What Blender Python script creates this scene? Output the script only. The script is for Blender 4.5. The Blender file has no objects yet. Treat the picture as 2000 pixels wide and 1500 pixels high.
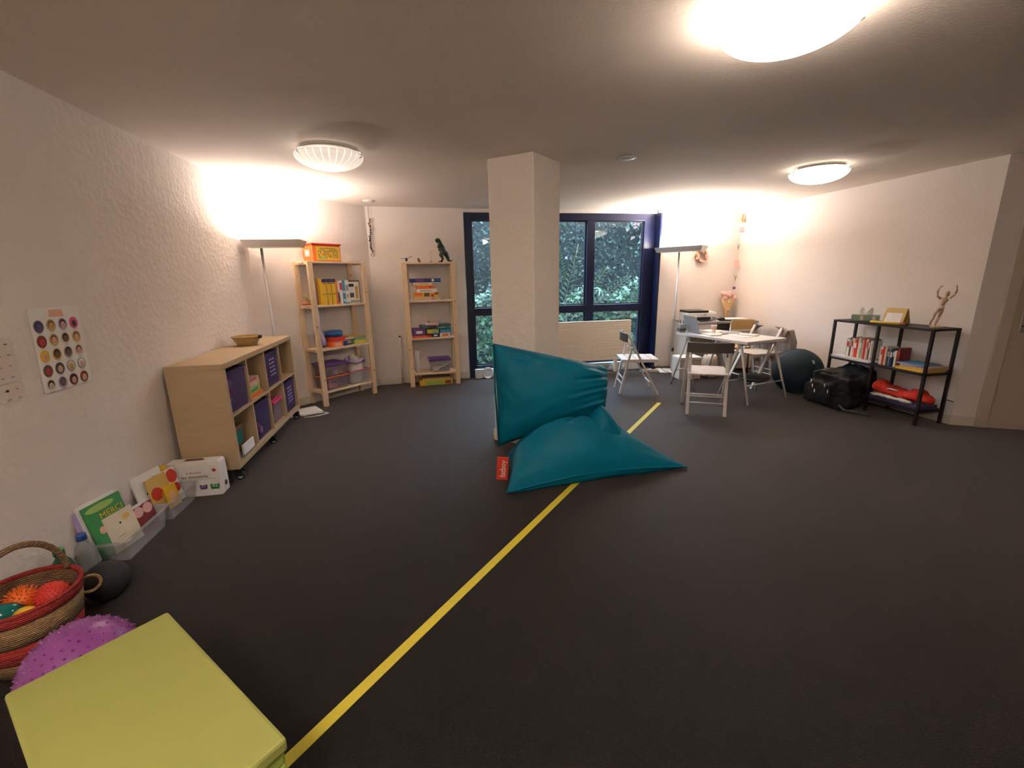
import bpy, math, random
import numpy as np
from mathutils import Matrix, Vector
random.seed(7)
R = math.radians
SC = bpy.context.scene
COL = SC.collection

# ------------------------------------------------------------------ camera, world, exposure
CAMZ = 1.40
def _cam():
    f, pitch, roll, yaw = 862.25, R(13.67), R(-1.079), R(10.41)
    fw = Vector((math.sin(yaw)*math.cos(pitch), math.cos(yaw)*math.cos(pitch), -math.sin(pitch)))
    rt0 = Vector((math.cos(yaw), -math.sin(yaw), 0)); up0 = rt0.cross(fw)
    rt = math.cos(roll)*rt0 + math.sin(roll)*up0
    up = -math.sin(roll)*rt0 + math.cos(roll)*up0
    cd = bpy.data.cameras.new('camera'); co = bpy.data.objects.new('camera', cd); COL.objects.link(co)
    cd.sensor_fit = 'HORIZONTAL'; cd.sensor_width = 36; cd.lens = f/2000*36
    cd.clip_start = 0.02; cd.clip_end = 100
    M = Matrix.Identity(4)
    for i in range(3):
        M[i][0], M[i][1], M[i][2] = rt[i], up[i], -fw[i]
    M[2][3] = CAMZ
    co.matrix_world = M
    SC.camera = co
_cam()
SC.view_settings.view_transform = 'Standard'
SC.view_settings.look = 'None'
SC.view_settings.gamma = 1
SC.view_settings.use_curve_mapping = False
SC.view_settings.exposure = 0.30
SC.cycles.max_bounces = 8; SC.cycles.diffuse_bounces = 4; SC.cycles.glossy_bounces = 3; SC.cycles.transmission_bounces = 4; SC.cycles.transparent_max_bounces = 10
SC.cycles.caustics_reflective = False; SC.cycles.caustics_refractive = False
SC.cycles.use_adaptive_sampling = True; SC.cycles.adaptive_threshold = 0.04
W = bpy.data.worlds.new('overcast_sky'); SC.world = W; W.use_nodes = True
W.node_tree.nodes['Background'].inputs[0].default_value = (0.56, 0.76, 1.0, 1)
W.node_tree.nodes['Background'].inputs[1].default_value = 22.0
WARM = (1.0, 0.91, 0.835)
POWER_UPLIGHT = (28, 68)          # corner lamp, desk lamp
POWER_CEILING = (1.2, 2.5, 2.0, 4.0)   # bulb in each dish, last one the added fill lamp
DISH_GLOW = (0.30, 2.0, 19.0, 56.0)     # light given off by each glass dish, added fill lamp last

# ------------------------------------------------------------------ materials
def mat(name, col, rough=0.6, metal=0.0, var=0.06, scale=30, bump=0.0, bscale=None, emit=0, alpha=None, sheen=0, spec=None, stretch=None):
    m = bpy.data.materials.new(name); m.use_nodes = True
    nt = m.node_tree; b = nt.nodes['Principled BSDF']
    b.inputs['Roughness'].default_value = rough; b.inputs['Metallic'].default_value = metal
    if spec is not None: b.inputs['Specular IOR Level'].default_value = spec
    tc = nt.nodes.new('ShaderNodeTexCoord'); vec = tc.outputs['Object']
    if stretch:
        mp = nt.nodes.new('ShaderNodeMapping'); mp.inputs['Scale'].default_value = stretch
        nt.links.new(vec, mp.inputs['Vector']); vec = mp.outputs['Vector']
    n = nt.nodes.new('ShaderNodeTexNoise'); n.inputs['Scale'].default_value = scale; n.inputs['Detail'].default_value = 2
    nt.links.new(vec, n.inputs['Vector'])
    mx = nt.nodes.new('ShaderNodeMix'); mx.data_type = 'RGBA'
    mx.inputs['A'].default_value = (*[c*(1-var) for c in col], 1); mx.inputs['B'].default_value = (*[min(1, c*(1+var)) for c in col], 1)
    nt.links.new(n.outputs['Fac'], mx.inputs['Factor']); nt.links.new(mx.outputs['Result'], b.inputs['Base Color'])
    if bump:
        n2 = nt.nodes.new('ShaderNodeTexNoise'); n2.inputs['Scale'].default_value = bscale or scale; n2.inputs['Detail'].default_value = 2.5
        nt.links.new(vec, n2.inputs['Vector'])
        bp = nt.nodes.new('ShaderNodeBump'); bp.inputs['Strength'].default_value = bump; bp.inputs['Distance'].default_value = 0.01
        nt.links.new(n2.outputs['Fac'], bp.inputs['Height']); nt.links.new(bp.outputs['Normal'], b.inputs['Normal'])
    if emit:
        b.inputs['Emission Color'].default_value = (*col, 1); b.inputs['Emission Strength'].default_value = emit
    if sheen: b.inputs['Sheen Weight'].default_value = sheen
    if alpha is not None:
        out = nt.nodes['Material Output']; tr = nt.nodes.new('ShaderNodeBsdfTransparent')
        tr.inputs[0].default_value = (*[0.68+0.32*c for c in col], 1)
        ms = nt.nodes.new('ShaderNodeMixShader'); ms.inputs[0].default_value = alpha
        nt.links.new(tr.outputs[0], ms.inputs[1]); nt.links.new(b.outputs[0], ms.inputs[2]); nt.links.new(ms.outputs[0], out.inputs[0])
    return m

def plaster(name, col, strength, scale):
    m = mat(name, col, 0.9, var=0.03, scale=6)
    nt = m.node_tree; b = nt.nodes['Principled BSDF']; tc = nt.nodes['Texture Coordinate']
    n1 = nt.nodes.new('ShaderNodeTexNoise'); n1.inputs['Scale'].default_value = scale; n1.inputs['Detail'].default_value = 3; n1.inputs['Distortion'].default_value = 0.6
    n2 = nt.nodes.new('ShaderNodeTexVoronoi'); n2.inputs['Scale'].default_value = scale*0.55; n2.feature = 'F1'
    ad = nt.nodes.new('ShaderNodeMath'); ad.operation = 'ADD'
    nt.links.new(tc.outputs['Object'], n1.inputs['Vector']); nt.links.new(tc.outputs['Object'], n2.inputs['Vector'])
    nt.links.new(n1.outputs['Fac'], ad.inputs[0]); nt.links.new(n2.outputs['Distance'], ad.inputs[1])
    bp = nt.nodes.new('ShaderNodeBump'); bp.inputs['Strength'].default_value = strength; bp.inputs['Distance'].default_value = 0.012
    nt.links.new(ad.outputs[0], bp.inputs['Height']); nt.links.new(bp.outputs['Normal'], b.inputs['Normal'])
    return m

def weave(name, col, col2, sx, sz, rough=0.75):
    m = bpy.data.materials.new(name); m.use_nodes = True; nt = m.node_tree; b = nt.nodes['Principled BSDF']; b.inputs['Roughness'].default_value = rough
    tc = nt.nodes.new('ShaderNodeTexCoord')
    w1 = nt.nodes.new('ShaderNodeTexWave'); w1.bands_direction = 'Z'; w1.inputs['Scale'].default_value = sz; w1.inputs['Distortion'].default_value = 3; w1.inputs['Detail'].default_value = 2; w1.inputs['Detail Scale'].default_value = 3
    nt.links.new(tc.outputs['Object'], w1.inputs['Vector'])
    w2 = nt.nodes.new('ShaderNodeTexNoise'); w2.inputs['Scale'].default_value = sx
    nt.links.new(tc.outputs['Object'], w2.inputs['Vector'])
    mu = nt.nodes.new('ShaderNodeMath'); mu.operation = 'MULTIPLY'; nt.links.new(w1.outputs['Fac'], mu.inputs[0]); nt.links.new(w2.outputs['Fac'], mu.inputs[1])
    mx = nt.nodes.new('ShaderNodeMix'); mx.data_type = 'RGBA'; mx.inputs['A'].default_value = (*col2, 1); mx.inputs['B'].default_value = (*col, 1)
    nt.links.new(mu.outputs[0], mx.inputs['Factor']); mx.clamp_factor = True
    m2 = nt.nodes.new('ShaderNodeMath'); m2.operation = 'MULTIPLY'; m2.inputs[1].default_value = 2.2; nt.links.new(mu.outputs[0], m2.inputs[0]); nt.links.new(m2.outputs[0], mx.inputs['Factor'])
    nt.links.new(mx.outputs['Result'], b.inputs['Base Color'])
    bp = nt.nodes.new('ShaderNodeBump'); bp.inputs['Strength'].default_value = 0.8; bp.inputs['Distance'].default_value = 0.006
    nt.links.new(w1.outputs['Fac'], bp.inputs['Height']); nt.links.new(bp.outputs['Normal'], b.inputs['Normal'])
    return m

def window_glass():
    m = bpy.data.materials.new('window_glass'); m.use_nodes = True; nt = m.node_tree; nt.nodes.clear()
    out = nt.nodes.new('ShaderNodeOutputMaterial'); tr = nt.nodes.new('ShaderNodeBsdfTransparent'); tr.inputs[0].default_value = (0.90, 0.96, 0.97, 1)
    gl = nt.nodes.new('ShaderNodeBsdfGlossy'); gl.inputs['Roughness'].default_value = 0.01
    lw = nt.nodes.new('ShaderNodeLayerWeight'); lw.inputs['Blend'].default_value = 0.5
    pw = nt.nodes.new('ShaderNodeMath'); pw.operation = 'POWER'; pw.inputs[1].default_value = 5; nt.links.new(lw.outputs['Facing'], pw.inputs[0])
    fr = nt.nodes.new('ShaderNodeMath'); fr.operation = 'MULTIPLY_ADD'; fr.inputs[1].default_value = 0.94; fr.inputs[2].default_value = 0.055; nt.links.new(pw.outputs[0], fr.inputs[0])
    ms = nt.nodes.new('ShaderNodeMixShader')
    nt.links.new(fr.outputs[0], ms.inputs[0]); nt.links.new(tr.outputs[0], ms.inputs[1]); nt.links.new(gl.outputs[0], ms.inputs[2]); nt.links.new(ms.outputs[0], out.inputs[0])
    return m

def ribbed_glass(name, strength):
    m = bpy.data.materials.new(name); m.use_nodes = True; nt = m.node_tree; nt.nodes.clear()
    out = nt.nodes.new('ShaderNodeOutputMaterial')
    tc = nt.nodes.new('ShaderNodeTexCoord'); sp = nt.nodes.new('ShaderNodeSeparateXYZ'); nt.links.new(tc.outputs['Object'], sp.inputs[0])
    at = nt.nodes.new('ShaderNodeMath'); at.operation = 'ARCTAN2'; nt.links.new(sp.outputs['Y'], at.inputs[0]); nt.links.new(sp.outputs['X'], at.inputs[1])
    mu = nt.nodes.new('ShaderNodeMath'); mu.operation = 'MULTIPLY'; mu.inputs[1].default_value = 28; nt.links.new(at.outputs[0], mu.inputs[0])
    si = nt.nodes.new('ShaderNodeMath'); si.operation = 'SINE'; nt.links.new(mu.outputs[0], si.inputs[0])
    rp = nt.nodes.new('ShaderNodeMapRange'); rp.inputs['From Min'].default_value = 0.80; rp.inputs['From Max'].default_value = 0.98
    rp.inputs['To Min'].default_value = 0; rp.inputs['To Max'].default_value = 1; nt.links.new(si.outputs[0], rp.inputs['Value'])
    mx = nt.nodes.new('ShaderNodeMix'); mx.data_type = 'RGBA'; mx.inputs['A'].default_value = (0.72, 0.69, 0.66, 1); mx.inputs['B'].default_value = (0.97, 0.96, 0.93, 1)
    nt.links.new(rp.outputs['Result'], mx.inputs['Factor'])
    d = nt.nodes.new('ShaderNodeBsdfDiffuse'); t = nt.nodes.new('ShaderNodeBsdfTranslucent'); e = nt.nodes.new('ShaderNodeEmission'); g = nt.nodes.new('ShaderNodeBsdfGlossy'); g.inputs['Roughness'].default_value = 0.15
    for n in (d, t, e): nt.links.new(mx.outputs['Result'], n.inputs[0])
    e.inputs[1].default_value = strength
    tn = nt.nodes.new('ShaderNodeMix'); tn.data_type = 'RGBA'; tn.blend_type = 'MULTIPLY'; tn.inputs['Factor'].default_value = 1; tn.inputs['B'].default_value = (*WARM, 1)
    nt.links.new(mx.outputs['Result'], tn.inputs['A']); nt.links.new(tn.outputs['Result'], e.inputs[0])
    m1 = nt.nodes.new('ShaderNodeMixShader'); m1.inputs[0].default_value = 0.6; nt.links.new(d.outputs[0], m1.inputs[1]); nt.links.new(t.outputs[0], m1.inputs[2])
    m2 = nt.nodes.new('ShaderNodeMixShader'); m2.inputs[0].default_value = 0.06; nt.links.new(m1.outputs[0], m2.inputs[1]); nt.links.new(g.outputs[0], m2.inputs[2])
    a = nt.nodes.new('ShaderNodeAddShader'); nt.links.new(m2.outputs[0], a.inputs[0]); nt.links.new(e.outputs[0], a.inputs[1]); nt.links.new(a.outputs[0], out.inputs[0])
    return m

M = {}
def mk(k, *a, **kw): M[k] = mat(k, *a, **kw); return M[k]
M['wall_rough'] = plaster('rough_plaster', (0.80, 0.72, 0.66), 0.26, 46)
M['wall_fine'] = plaster('fine_plaster', (0.80, 0.725, 0.67), 0.12, 70)
M['ceiling'] = plaster('ceiling_paint', (0.80, 0.69, 0.605), 0.07, 120)
M['column'] = plaster('column_plaster', (0.80, 0.72, 0.64), 0.35, 38)
mk('carpet', (0.0062, 0.0042, 0.0034), 0.58, var=0.45, scale=420, bump=0.4, bscale=300, spec=0.22, sheen=0.30)
M['carpet'].node_tree.nodes['Principled BSDF'].inputs['Sheen Roughness'].default_value = 0.32
M['carpet'].node_tree.nodes['Principled BSDF'].inputs['Sheen Tint'].default_value = (1.0, 0.84, 0.78, 1)
mk('skirting', (0.74, 0.66, 0.57), 0.5, var=0.03)
mk('door_paint', (0.52, 0.42, 0.32), 0.5, var=0.05, scale=5)
mk('door_trim', (0.60, 0.50, 0.40), 0.5, var=0.04)
mk('navy', (0.005, 0.009, 0.042), 0.35, var=0.1)
mk('white_plastic', (0.78, 0.77, 0.75), 0.4, var=0.03)
mk('white_paint', (0.74, 0.70, 0.65), 0.45, var=0.03)
mk('radiator_paint', (0.88, 0.78, 0.64), 0.4, var=0.02)
M['glass'] = window_glass()
mk('chrome', (0.75, 0.75, 0.76), 0.15, 1.0, var=0.03)
mk('steel', (0.55, 0.54, 0.53), 0.3, 1.0, var=0.05)
mk('lamp_silver', (0.60, 0.58, 0.57), 0.4, 0.6, var=0.03)
mk('black_metal', (0.022, 0.016, 0.016), 0.45, 0.3, var=0.2)
mk('black_plastic', (0.015, 0.014, 0.014), 0.4, var=0.2)
mk('rubber', (0.03, 0.03, 0.03), 0.7, var=0.2)
mk('birch', (0.50, 0.36, 0.205), 0.5, var=0.10, scale=9, stretch=(6, 0.6, 6))
mk('pine', (0.74, 0.55, 0.34), 0.55, var=0.16, scale=8, stretch=(9, 9, 0.8))
mk('pine_board', (0.76, 0.58, 0.38), 0.55, var=0.14, scale=8, stretch=(0.8, 9, 9))
mk('knot', (0.20, 0.10, 0.045), 0.6, var=0.2)
mk('wood_tan', (0.52, 0.33, 0.12), 0.5, var=0.1, scale=8, stretch=(1, 6, 6))
mk('mannequin', (0.68, 0.47, 0.33), 0.5, var=0.1)
mk('paper', (0.84, 0.81, 0.77), 0.8, var=0.03)
mk('pages', (0.76, 0.70, 0.60), 0.85, var=0.12, scale=200)
mk('cream_box', (0.66, 0.56, 0.45), 0.6, var=0.05)
mk('kraft', (0.58, 0.38, 0.18), 0.75, var=0.15, scale=12)
mk('teal', (0.0005, 0.128, 0.205), 0.5, var=0.10, scale=6, bump=0.12, bscale=14, spec=0.14)
mk('tag_red', (0.62, 0.045, 0.02), 0.6)
mk('tape', (0.60, 0.50, 0.035), 0.55, var=0.08, scale=60)
mk('lime', (0.31, 0.325, 0.08), 0.6, var=0.05, scale=5, bump=0.05, bscale=30)
mk('lime_dark', (0.28, 0.36, 0.055), 0.6, var=0.06, scale=8)
mk('purple_rubber', (0.23, 0.055, 0.24), 0.32, var=0.08)
mk('charcoal', (0.018, 0.018, 0.019), 0.7, var=0.2)
mk('ball_cloth', (0.012, 0.032, 0.045), 0.85, var=0.25, scale=80, bump=0.15, bscale=200)
mk('bag_black', (0.008, 0.0075, 0.010), 0.75, var=0.3, bump=0.4, bscale=40)
mk('red_cloth', (0.66, 0.030, 0.012), 0.85, var=0.12, scale=20, bump=0.3, bscale=35)
mk('white_cloth', (0.66, 0.62, 0.55), 0.9, var=0.06, bump=0.3, bscale=40)
mk('jacket', (0.40, 0.33, 0.29), 0.95, var=0.12, bump=0.4, bscale=50)
mk('taupe', (0.075, 0.062, 0.056), 0.5, var=0.1)
mk('chair_white', (0.66, 0.60, 0.55), 0.45, var=0.04)
mk('clear', (0.74, 0.74, 0.76), 0.12, var=0.02, alpha=0.26)
mk('clear_purple', (0.26, 0.19, 0.42), 0.22, var=0.05, alpha=0.24)
mk('clear_pink', (0.60, 0.44, 0.50), 0.2, var=0.03, alpha=0.25)
mk('dark_lilac', (0.09, 0.065, 0.18), 0.4, var=0.1)
PAL = dict(red=(0.60, 0.035, 0.02), orange=(0.80, 0.16, 0.02), yellow=(0.76, 0.47, 0.03), green=(0.05, 0.27, 0.08), lightgreen=(0.34, 0.52, 0.12), blue=(0.02, 0.08, 0.30),
           sky=(0.06, 0.28, 0.45), navyblue=(0.016, 0.03, 0.13), purple=(0.12, 0.045, 0.22), lilac=(0.42, 0.34, 0.60), pink=(0.72, 0.08, 0.22), rose=(0.72, 0.42, 0.38), white=(0.80, 0.78, 0.75),
           grey=(0.34, 0.33, 0.33), darkgrey=(0.08, 0.08, 0.085), brown=(0.20, 0.09, 0.04), maroon=(0.22, 0.03, 0.03), cream=(0.74, 0.64, 0.48), teal2=(0.01, 0.19, 0.19), darkgreen=(0.012, 0.028, 0.014), black=(0.012, 0.012, 0.013), mint=(0.25, 0.42, 0.30), tan=(0.55, 0.38, 0.22), peach=(0.78, 0.42, 0.28), beige=(0.66, 0.55, 0.42), gold=(0.62, 0.40, 0.10), mustard=(0.58, 0.40, 0.12), sage=(0.30, 0.38, 0.30))
for k, c in PAL.items(): mk('c_'+k, c, 0.5, var=0.08, scale=25)

# ------------------------------------------------------------------ mesh building
class MB:
    def __init__(s): s.v = []; s.f = []; s.mi = []; s.sm = []; s.cur = 0; s.smooth = False
    def add(s, vs, fs):
        o = len(s.v); s.v += [tuple(p) for p in vs]
        for f in fs: s.f.append(tuple(i+o for i in f)); s.mi.append(s.cur); s.sm.append(s.smooth)
        return s
    def box(s, x0, x1, y0, y1, z0, z1, mtx=None):
        vs = [Vector((x, y, z)) for z in (z0, z1) for y in (y0, y1) for x in (x0, x1)]
        if mtx is not None: vs = [mtx @ p for p in vs]
        return s.add(vs, [(0, 2, 3, 1), (4, 5, 7, 6), (0, 1, 5, 4), (2, 6, 7, 3), (0, 4, 6, 2), (1, 3, 7, 5)])
    def bar(s, p0, p1, w, h, up=(0, 0, 1)):
        p0, p1 = Vector(p0), Vector(p1); d = (p1-p0).normalized(); u = Vector(up)
        if abs(d.dot(u)) > 0.98: u = Vector((0, 1, 0))
        a = d.cross(u).normalized(); b = a.cross(d)
        vs = [p + a*sx*w/2 + b*sy*h/2 for p in (p0, p1) for sx, sy in ((-1, -1), (1, -1), (1, 1), (-1, 1))]
        return s.add(vs, [(3, 2, 1, 0), (4, 5, 6, 7), (0, 1, 5, 4), (1, 2, 6, 5), (2, 3, 7, 6), (3, 0, 4, 7)])
    def tube(s, pts, r, n=10, caps=True):
        pts = [Vector(p) for p in pts]; rs = r if isinstance(r, (list, tuple)) else [r]*len(pts)
        sm = s.smooth; s.smooth = True; vs = []; prev = None
        for i, p in enumerate(pts):
            d = (pts[min(i+1, len(pts)-1)] - pts[max(i-1, 0)])
            d = d.normalized() if d.length > 1e-9 else Vector((0, 0, 1))
            if prev is None:
                u = Vector((0, 0, 1)) if abs(d.z) < 0.9 else Vector((0, 1, 0)); a = d.cross(u).normalized()
            else: a = (prev - d*prev.dot(d)).normalized()
            prev = a; b = d.cross(a)
            vs += [p + (a*math.cos(t)+b*math.sin(t))*rs[i] for t in [2*math.pi*k/n for k in range(n)]]
        fs = [(i*n+k, i*n+(k+1) % n, (i+1)*n+(k+1) % n, (i+1)*n+k) for i in range(len(pts)-1) for k in range(n)]
        if caps: fs += [tuple(range(n-1, -1, -1)), tuple((len(pts)-1)*n+k for k in range(n))]
        s.add(vs, fs); s.smooth = sm; return s
    def cyl(s, p0, p1, r, r2=None, n=16): return s.tube([p0, p1], [r, r if r2 is None else r2], n)
    def lathe(s, prof, n=32, c=(0, 0, 0), sx=1, sy=1, closed=False):
        sm = s.smooth; s.smooth = True
        vs = [(c[0]+sx*r*math.cos(2*math.pi*k/n), c[1]+sy*r*math.sin(2*math.pi*k/n), c[2]+z) for r, z in prof for k in range(n)]
        m = len(prof)
        fs = [(i*n+k, i*n+(k+1) % n, ((i+1) % m)*n+(k+1) % n, ((i+1) % m)*n+k) for i in range(m if closed else m-1) for k in range(n)]
        s.add(vs, fs); s.smooth = sm; return s
    def sphere(s, c, r, n=16, m=10, mtx=None):
        rx, ry, rz = r if isinstance(r, (tuple, list)) else (r, r, r)
        sm = s.smooth; s.smooth = True; vs = []
        for i in range(m+1):
            t = math.pi*i/m
            for k in range(n):
                a = 2*math.pi*k/n; p = Vector((rx*math.sin(t)*math.cos(a), ry*math.sin(t)*math.sin(a), -rz*math.cos(t)))
                if mtx is not None: p = mtx @ p
                vs.append(Vector(c)+p)
        s.add(vs, [(i*n+k, i*n+(k+1) % n, (i+1)*n+(k+1) % n, (i+1)*n+k) for i in range(m) for k in range(n)]); s.smooth = sm; return s
    def torus(s, c, R_, r, mtx=None, n=28, m=8, arc=(0, 2*math.pi), ry=None):
        closed = abs(arc[1]-arc[0]-2*math.pi) < 1e-6; pts = []
        for k in range(n+1):
            a = arc[0]+(arc[1]-arc[0])*k/n; p = Vector((R_*math.cos(a), (ry or R_)*math.sin(a), 0))
            pts.append(Vector(c)+(mtx @ p if mtx is not None else p))
        return s.tube(pts, r, m, caps=not closed)
    def prism(s, poly, z0, z1, mtx=None):
        n = len(poly); vs = [Vector((x, y, z)) for z in (z0, z1) for x, y in poly]
        if mtx is not None: vs = [mtx @ p for p in vs]
        return s.add(vs, [tuple(range(n-1, -1, -1)), tuple(range(n, 2*n))]+[(i, (i+1) % n, n+(i+1) % n, n+i) for i in range(n)])
    def grid(s, fn, nu, nv):
        sm = s.smooth; s.smooth = True
        vs = [fn(i/nu, j/nv) for i in range(nu+1) for j in range(nv+1)]
        s.add(vs, [(i*(nv+1)+j, (i+1)*(nv+1)+j, (i+1)*(nv+1)+j+1, i*(nv+1)+j+1) for i in range(nu) for j in range(nv)]); s.smooth = sm; return s
    def build(s, name, mats, parent=None, bevel=0, subd=0, remesh=0, solid=0, loc=None, rot=None, label=None):
        me = bpy.data.meshes.new(name); me.from_pydata(s.v, [], s.f)
        mats = mats if isinstance(mats, (list, tuple)) else [mats]
        for k in mats: me.materials.append(M[k] if isinstance(k, str) else k)
        me.polygons.foreach_set('material_index', s.mi)
        me.polygons.foreach_set('use_smooth', s.sm); me.update()
        o = bpy.data.objects.new(name, me); COL.objects.link(o)
        if parent is not None: o.parent = parent
        if loc is not None: o.location = loc
        if rot is not None: o.rotation_euler = rot
        if remesh:
            d = o.modifiers.new('remesh', 'REMESH'); d.mode = 'VOXEL'; d.voxel_size = remesh; d.use_smooth_shade = True
            d = o.modifiers.new('smooth', 'SMOOTH'); d.iterations = 6; d.factor = 0.5
        if solid:
            d = o.modifiers.new('solid', 'SOLIDIFY'); d.thickness = solid; d.offset = 0
        if bevel:
            d = o.modifiers.new('bevel', 'BEVEL'); d.width = bevel; d.segments = 2; d.limit_method = 'ANGLE'
        if subd:
            d = o.modifiers.new('subd', 'SUBSURF'); d.levels = subd; d.render_levels = subd
        if label: o['label'] = label
        return o

def tag(o, label, cat, group=None):
    o['label'] = label; o['category'] = cat
    if group: o['group'] = group
    return o
def thing(name, label, cat, loc=(0, 0, 0), rz=0, group=None):
    o = bpy.data.objects.new(name, None); COL.objects.link(o); o.empty_display_size = 0.05
    o.location = loc; o.rotation_euler = (0, 0, rz); return tag(o, label, cat, group)
def struct(o): o['kind'] = 'structure'; return o
def text(body, size, parent, loc, rot, m, name='lettering', ext=0.0004, font_shear=0):
    cu = bpy.data.curves.new(name, 'FONT'); cu.body = body; cu.size = size; cu.align_x = 'CENTER'; cu.align_y = 'CENTER'; cu.extrude = ext; cu.shear = font_shear
    o = bpy.data.objects.new(name, cu); COL.objects.link(o); o.parent = parent; o.location = loc; o.rotation_euler = rot
    cu.materials.append(M[m])
    me = bpy.data.meshes.new_from_object(o); bpy.data.objects.remove(o); o = bpy.data.objects.new(name, me); COL.objects.link(o)
    o.parent = parent; o.location = loc; o.rotation_euler = rot
    return o
def copy_tree(o, parent=None):
    c = o.copy(); COL.objects.link(c); c.parent = parent
    for ch in list(o.children): copy_tree(ch, c)
    return c
class Frame:
    def __init__(s, x, y, rz): s.x, s.y, s.rz = x, y, rz; s.c, s.s = math.cos(rz), math.sin(rz)
    def __call__(s, u, v, z=0): return (s.x+u*s.c-v*s.s, s.y+u*s.s+v*s.c, z)

# ------------------------------------------------------------------ room shell
CZ = 2.28
XL_B, XL_T = -1.80, -1.70           # left wall leans a little
XR, YB = 4.66, 6.20
def xl(z): return XL_B + (XL_T-XL_B)*z/CZ
FX1, FY0 = 6.2, -1.4
struct(MB().box(-2.3, FX1+.2, FY0-.2, YB+.02, -0.08, 0).build('floor', 'carpet'))
struct(MB().box(-2.3, FX1+.2, FY0-.2, YB+.35, CZ, CZ+0.1).build('ceiling', 'ceiling'))
def wall(name, a, b, m, z0=0, z1=CZ, th=0.12):
    a, b = Vector((*a, 0)), Vector((*b, 0)); d = (b-a).normalized(); n = Vector((-d.y, d.x, 0))  # thickness on the left of a->b
    return struct(MB().prism([(a.x, a.y), (b.x, b.y), (b.x+n.x*th, b.y+n.y*th), (a.x+n.x*th, a.y+n.y*th)], z0, z1).build(name, m))
# left wall (slightly leaning), corner wall at 45 degrees, back wall
YC = XL_B+6.76
mb = MB(); mb.add([(XL_B, FY0, 0), (XL_B, YC+.2, 0), (XL_B-.15, YC+.2, 0), (XL_B-.15, FY0, 0), (XL_T, FY0, CZ), (XL_T, YC+.2, CZ), (XL_T-.15, YC+.2, CZ), (XL_T-.15, FY0, CZ)],
                  [(0, 1, 2, 3), (7, 6, 5, 4), (4, 5, 1, 0), (5, 6, 2, 1), (6, 7, 3, 2), (7, 4, 0, 3)])
struct(mb.build('wall_left', 'wall_rough'))
CA, CB, CC = (-1.90, 4.86), (-0.70, 6.06), (0.52, 6.17)
wall('wall_corner', CB, CA, 'wall_fine', th=-0.12)
wall('wall_back_left', CC, CB, 'wall_fine', th=-0.12)
wall('wall_back_right', (XR+.1, YB), (3.30, YB), 'wall_fine', th=-0.14)
struct(MB().box(0.5, 3.32, YB+.0, YB+.14, 2.235, CZ).build('wall_back_lintel', 'wall_fine'))
EN = Vector((0.86, -0.51)).normalized()
EA = Vector((XR, 3.06)); EB = EA+EN*1.75
wall('wall_right', (XR, 3.06), (XR, YB+.1), 'wall_fine', th=-0.12)
wall('wall_entry', tuple(EB), tuple(EA), 'wall_fine', th=-0.12)
wall('wall_side', (EB.x, FY0), tuple(EB), 'wall_fine', th=-0.12)
wall('wall_rear', (-2.2, FY0), (EB.x+.1, FY0), 'wall_fine', th=-0.12)

def skirt(name, a, b, h=0.095, t=0.012):
    a, b = Vector((*a, 0)), Vector((*b, 0)); d = (b-a).normalized(); n = Vector((-d.y, d.x, 0))
    struct(MB().prism([(a.x, a.y), (b.x, b.y), (b.x+n.x*t, b.y+n.y*t), (a.x+n.x*t, a.y+n.y*t)], 0.001, h).build(name, 'skirting', bevel=0.003))
skirt('baseboard_left', (XL_B+.002, YC), (XL_B+.002, FY0), t=.014)
skirt('baseboard_corner', CB, (XL_B, YC))
skirt('baseboard_back_left', CC, CB)
skirt('baseboard_back_right', (XR, YB), (3.33, YB))
skirt('baseboard_right', (XR, 3.06), (XR, YB), t=.012)
P0 = EA; P1 = EA+EN*.165
skirt('baseboard_entry', tuple(P1), tuple(P0))

# entry door in the angled wall
dr = bpy.data.objects.new('door_1', None); COL.objects.link(dr); dr.location = (EA.x, EA.y, 0); dr.rotation_euler = (0, 0, math.atan2(EN.y, EN.x)); struct(dr)
# local x along the wall, local -y into the room
MB().box(.165, .245, -.03, -.001, .001, 2.06).box(1.07, 1.15, -.03, -.001, .001, 2.06).box(.165, 1.15, -.03, -.001, 2.06, 2.14).build('door_frame', 'door_trim', dr, bevel=.004)
sl = MB().box(.25, 1.065, -.018, -.001, .012, 2.055).build('door_slab', 'door_paint', dr, bevel=.002)
hp = MB().box(.30, .34, -.026, -.018, .86, 1.06).build('handle_plate', 'steel', sl, bevel=.004)
MB().cyl((.32, -.026, 1.0), (.32, -.065, 1.0), .009).tube([(.32, -.062, 1.0), (.36, -.066, 1.0), (.43, -.064, 1.0)], .009).build('door_handle', 'chrome', sl)
MB().cyl((.32, -.0265, .915), (.32, -.028, .915), .007).build('keyhole', 'black_plastic', sl)

# ------------------------------------------------------------------ window wall
wn = bpy.data.objects.new('window_1', None); COL.objects.link(wn); wn.location = (0, YB, 0); struct(wn)
WX0, WX1, WZ1 = 0.53, 3.31, 2.235
def fr(name, x0, x1, y0, y1, z0, z1): return MB().box(x0, x1, y0, y1, z0, z1).build(name, 'navy', wn, bevel=.004)
fr('frame_jamb', WX0, WX0+.10, -.01, .13, 0, WZ1)
fr('frame_jamb', WX1-.19, WX1-.005, .02, .13, 0, WZ1)
fr('reveal_panel', WX1-.03, WX1, -.14, .02, 0, WZ1)
fr('frame_head', WX0+.10, WX1-.19, .0, .13, WZ1-.095, WZ1)
fr('frame_sill', WX0+.10, WX1-.19, .0, .13, 0, .17)
muls = [1.34, 2.31]
for x in muls: fr('mullion', x-.058, x+.058, .0, .12, .17, WZ1-.095)
edges = [WX0+.10]+[e for x in muls for e in (x-.058, x+.058)]+[WX1-.19]
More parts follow.
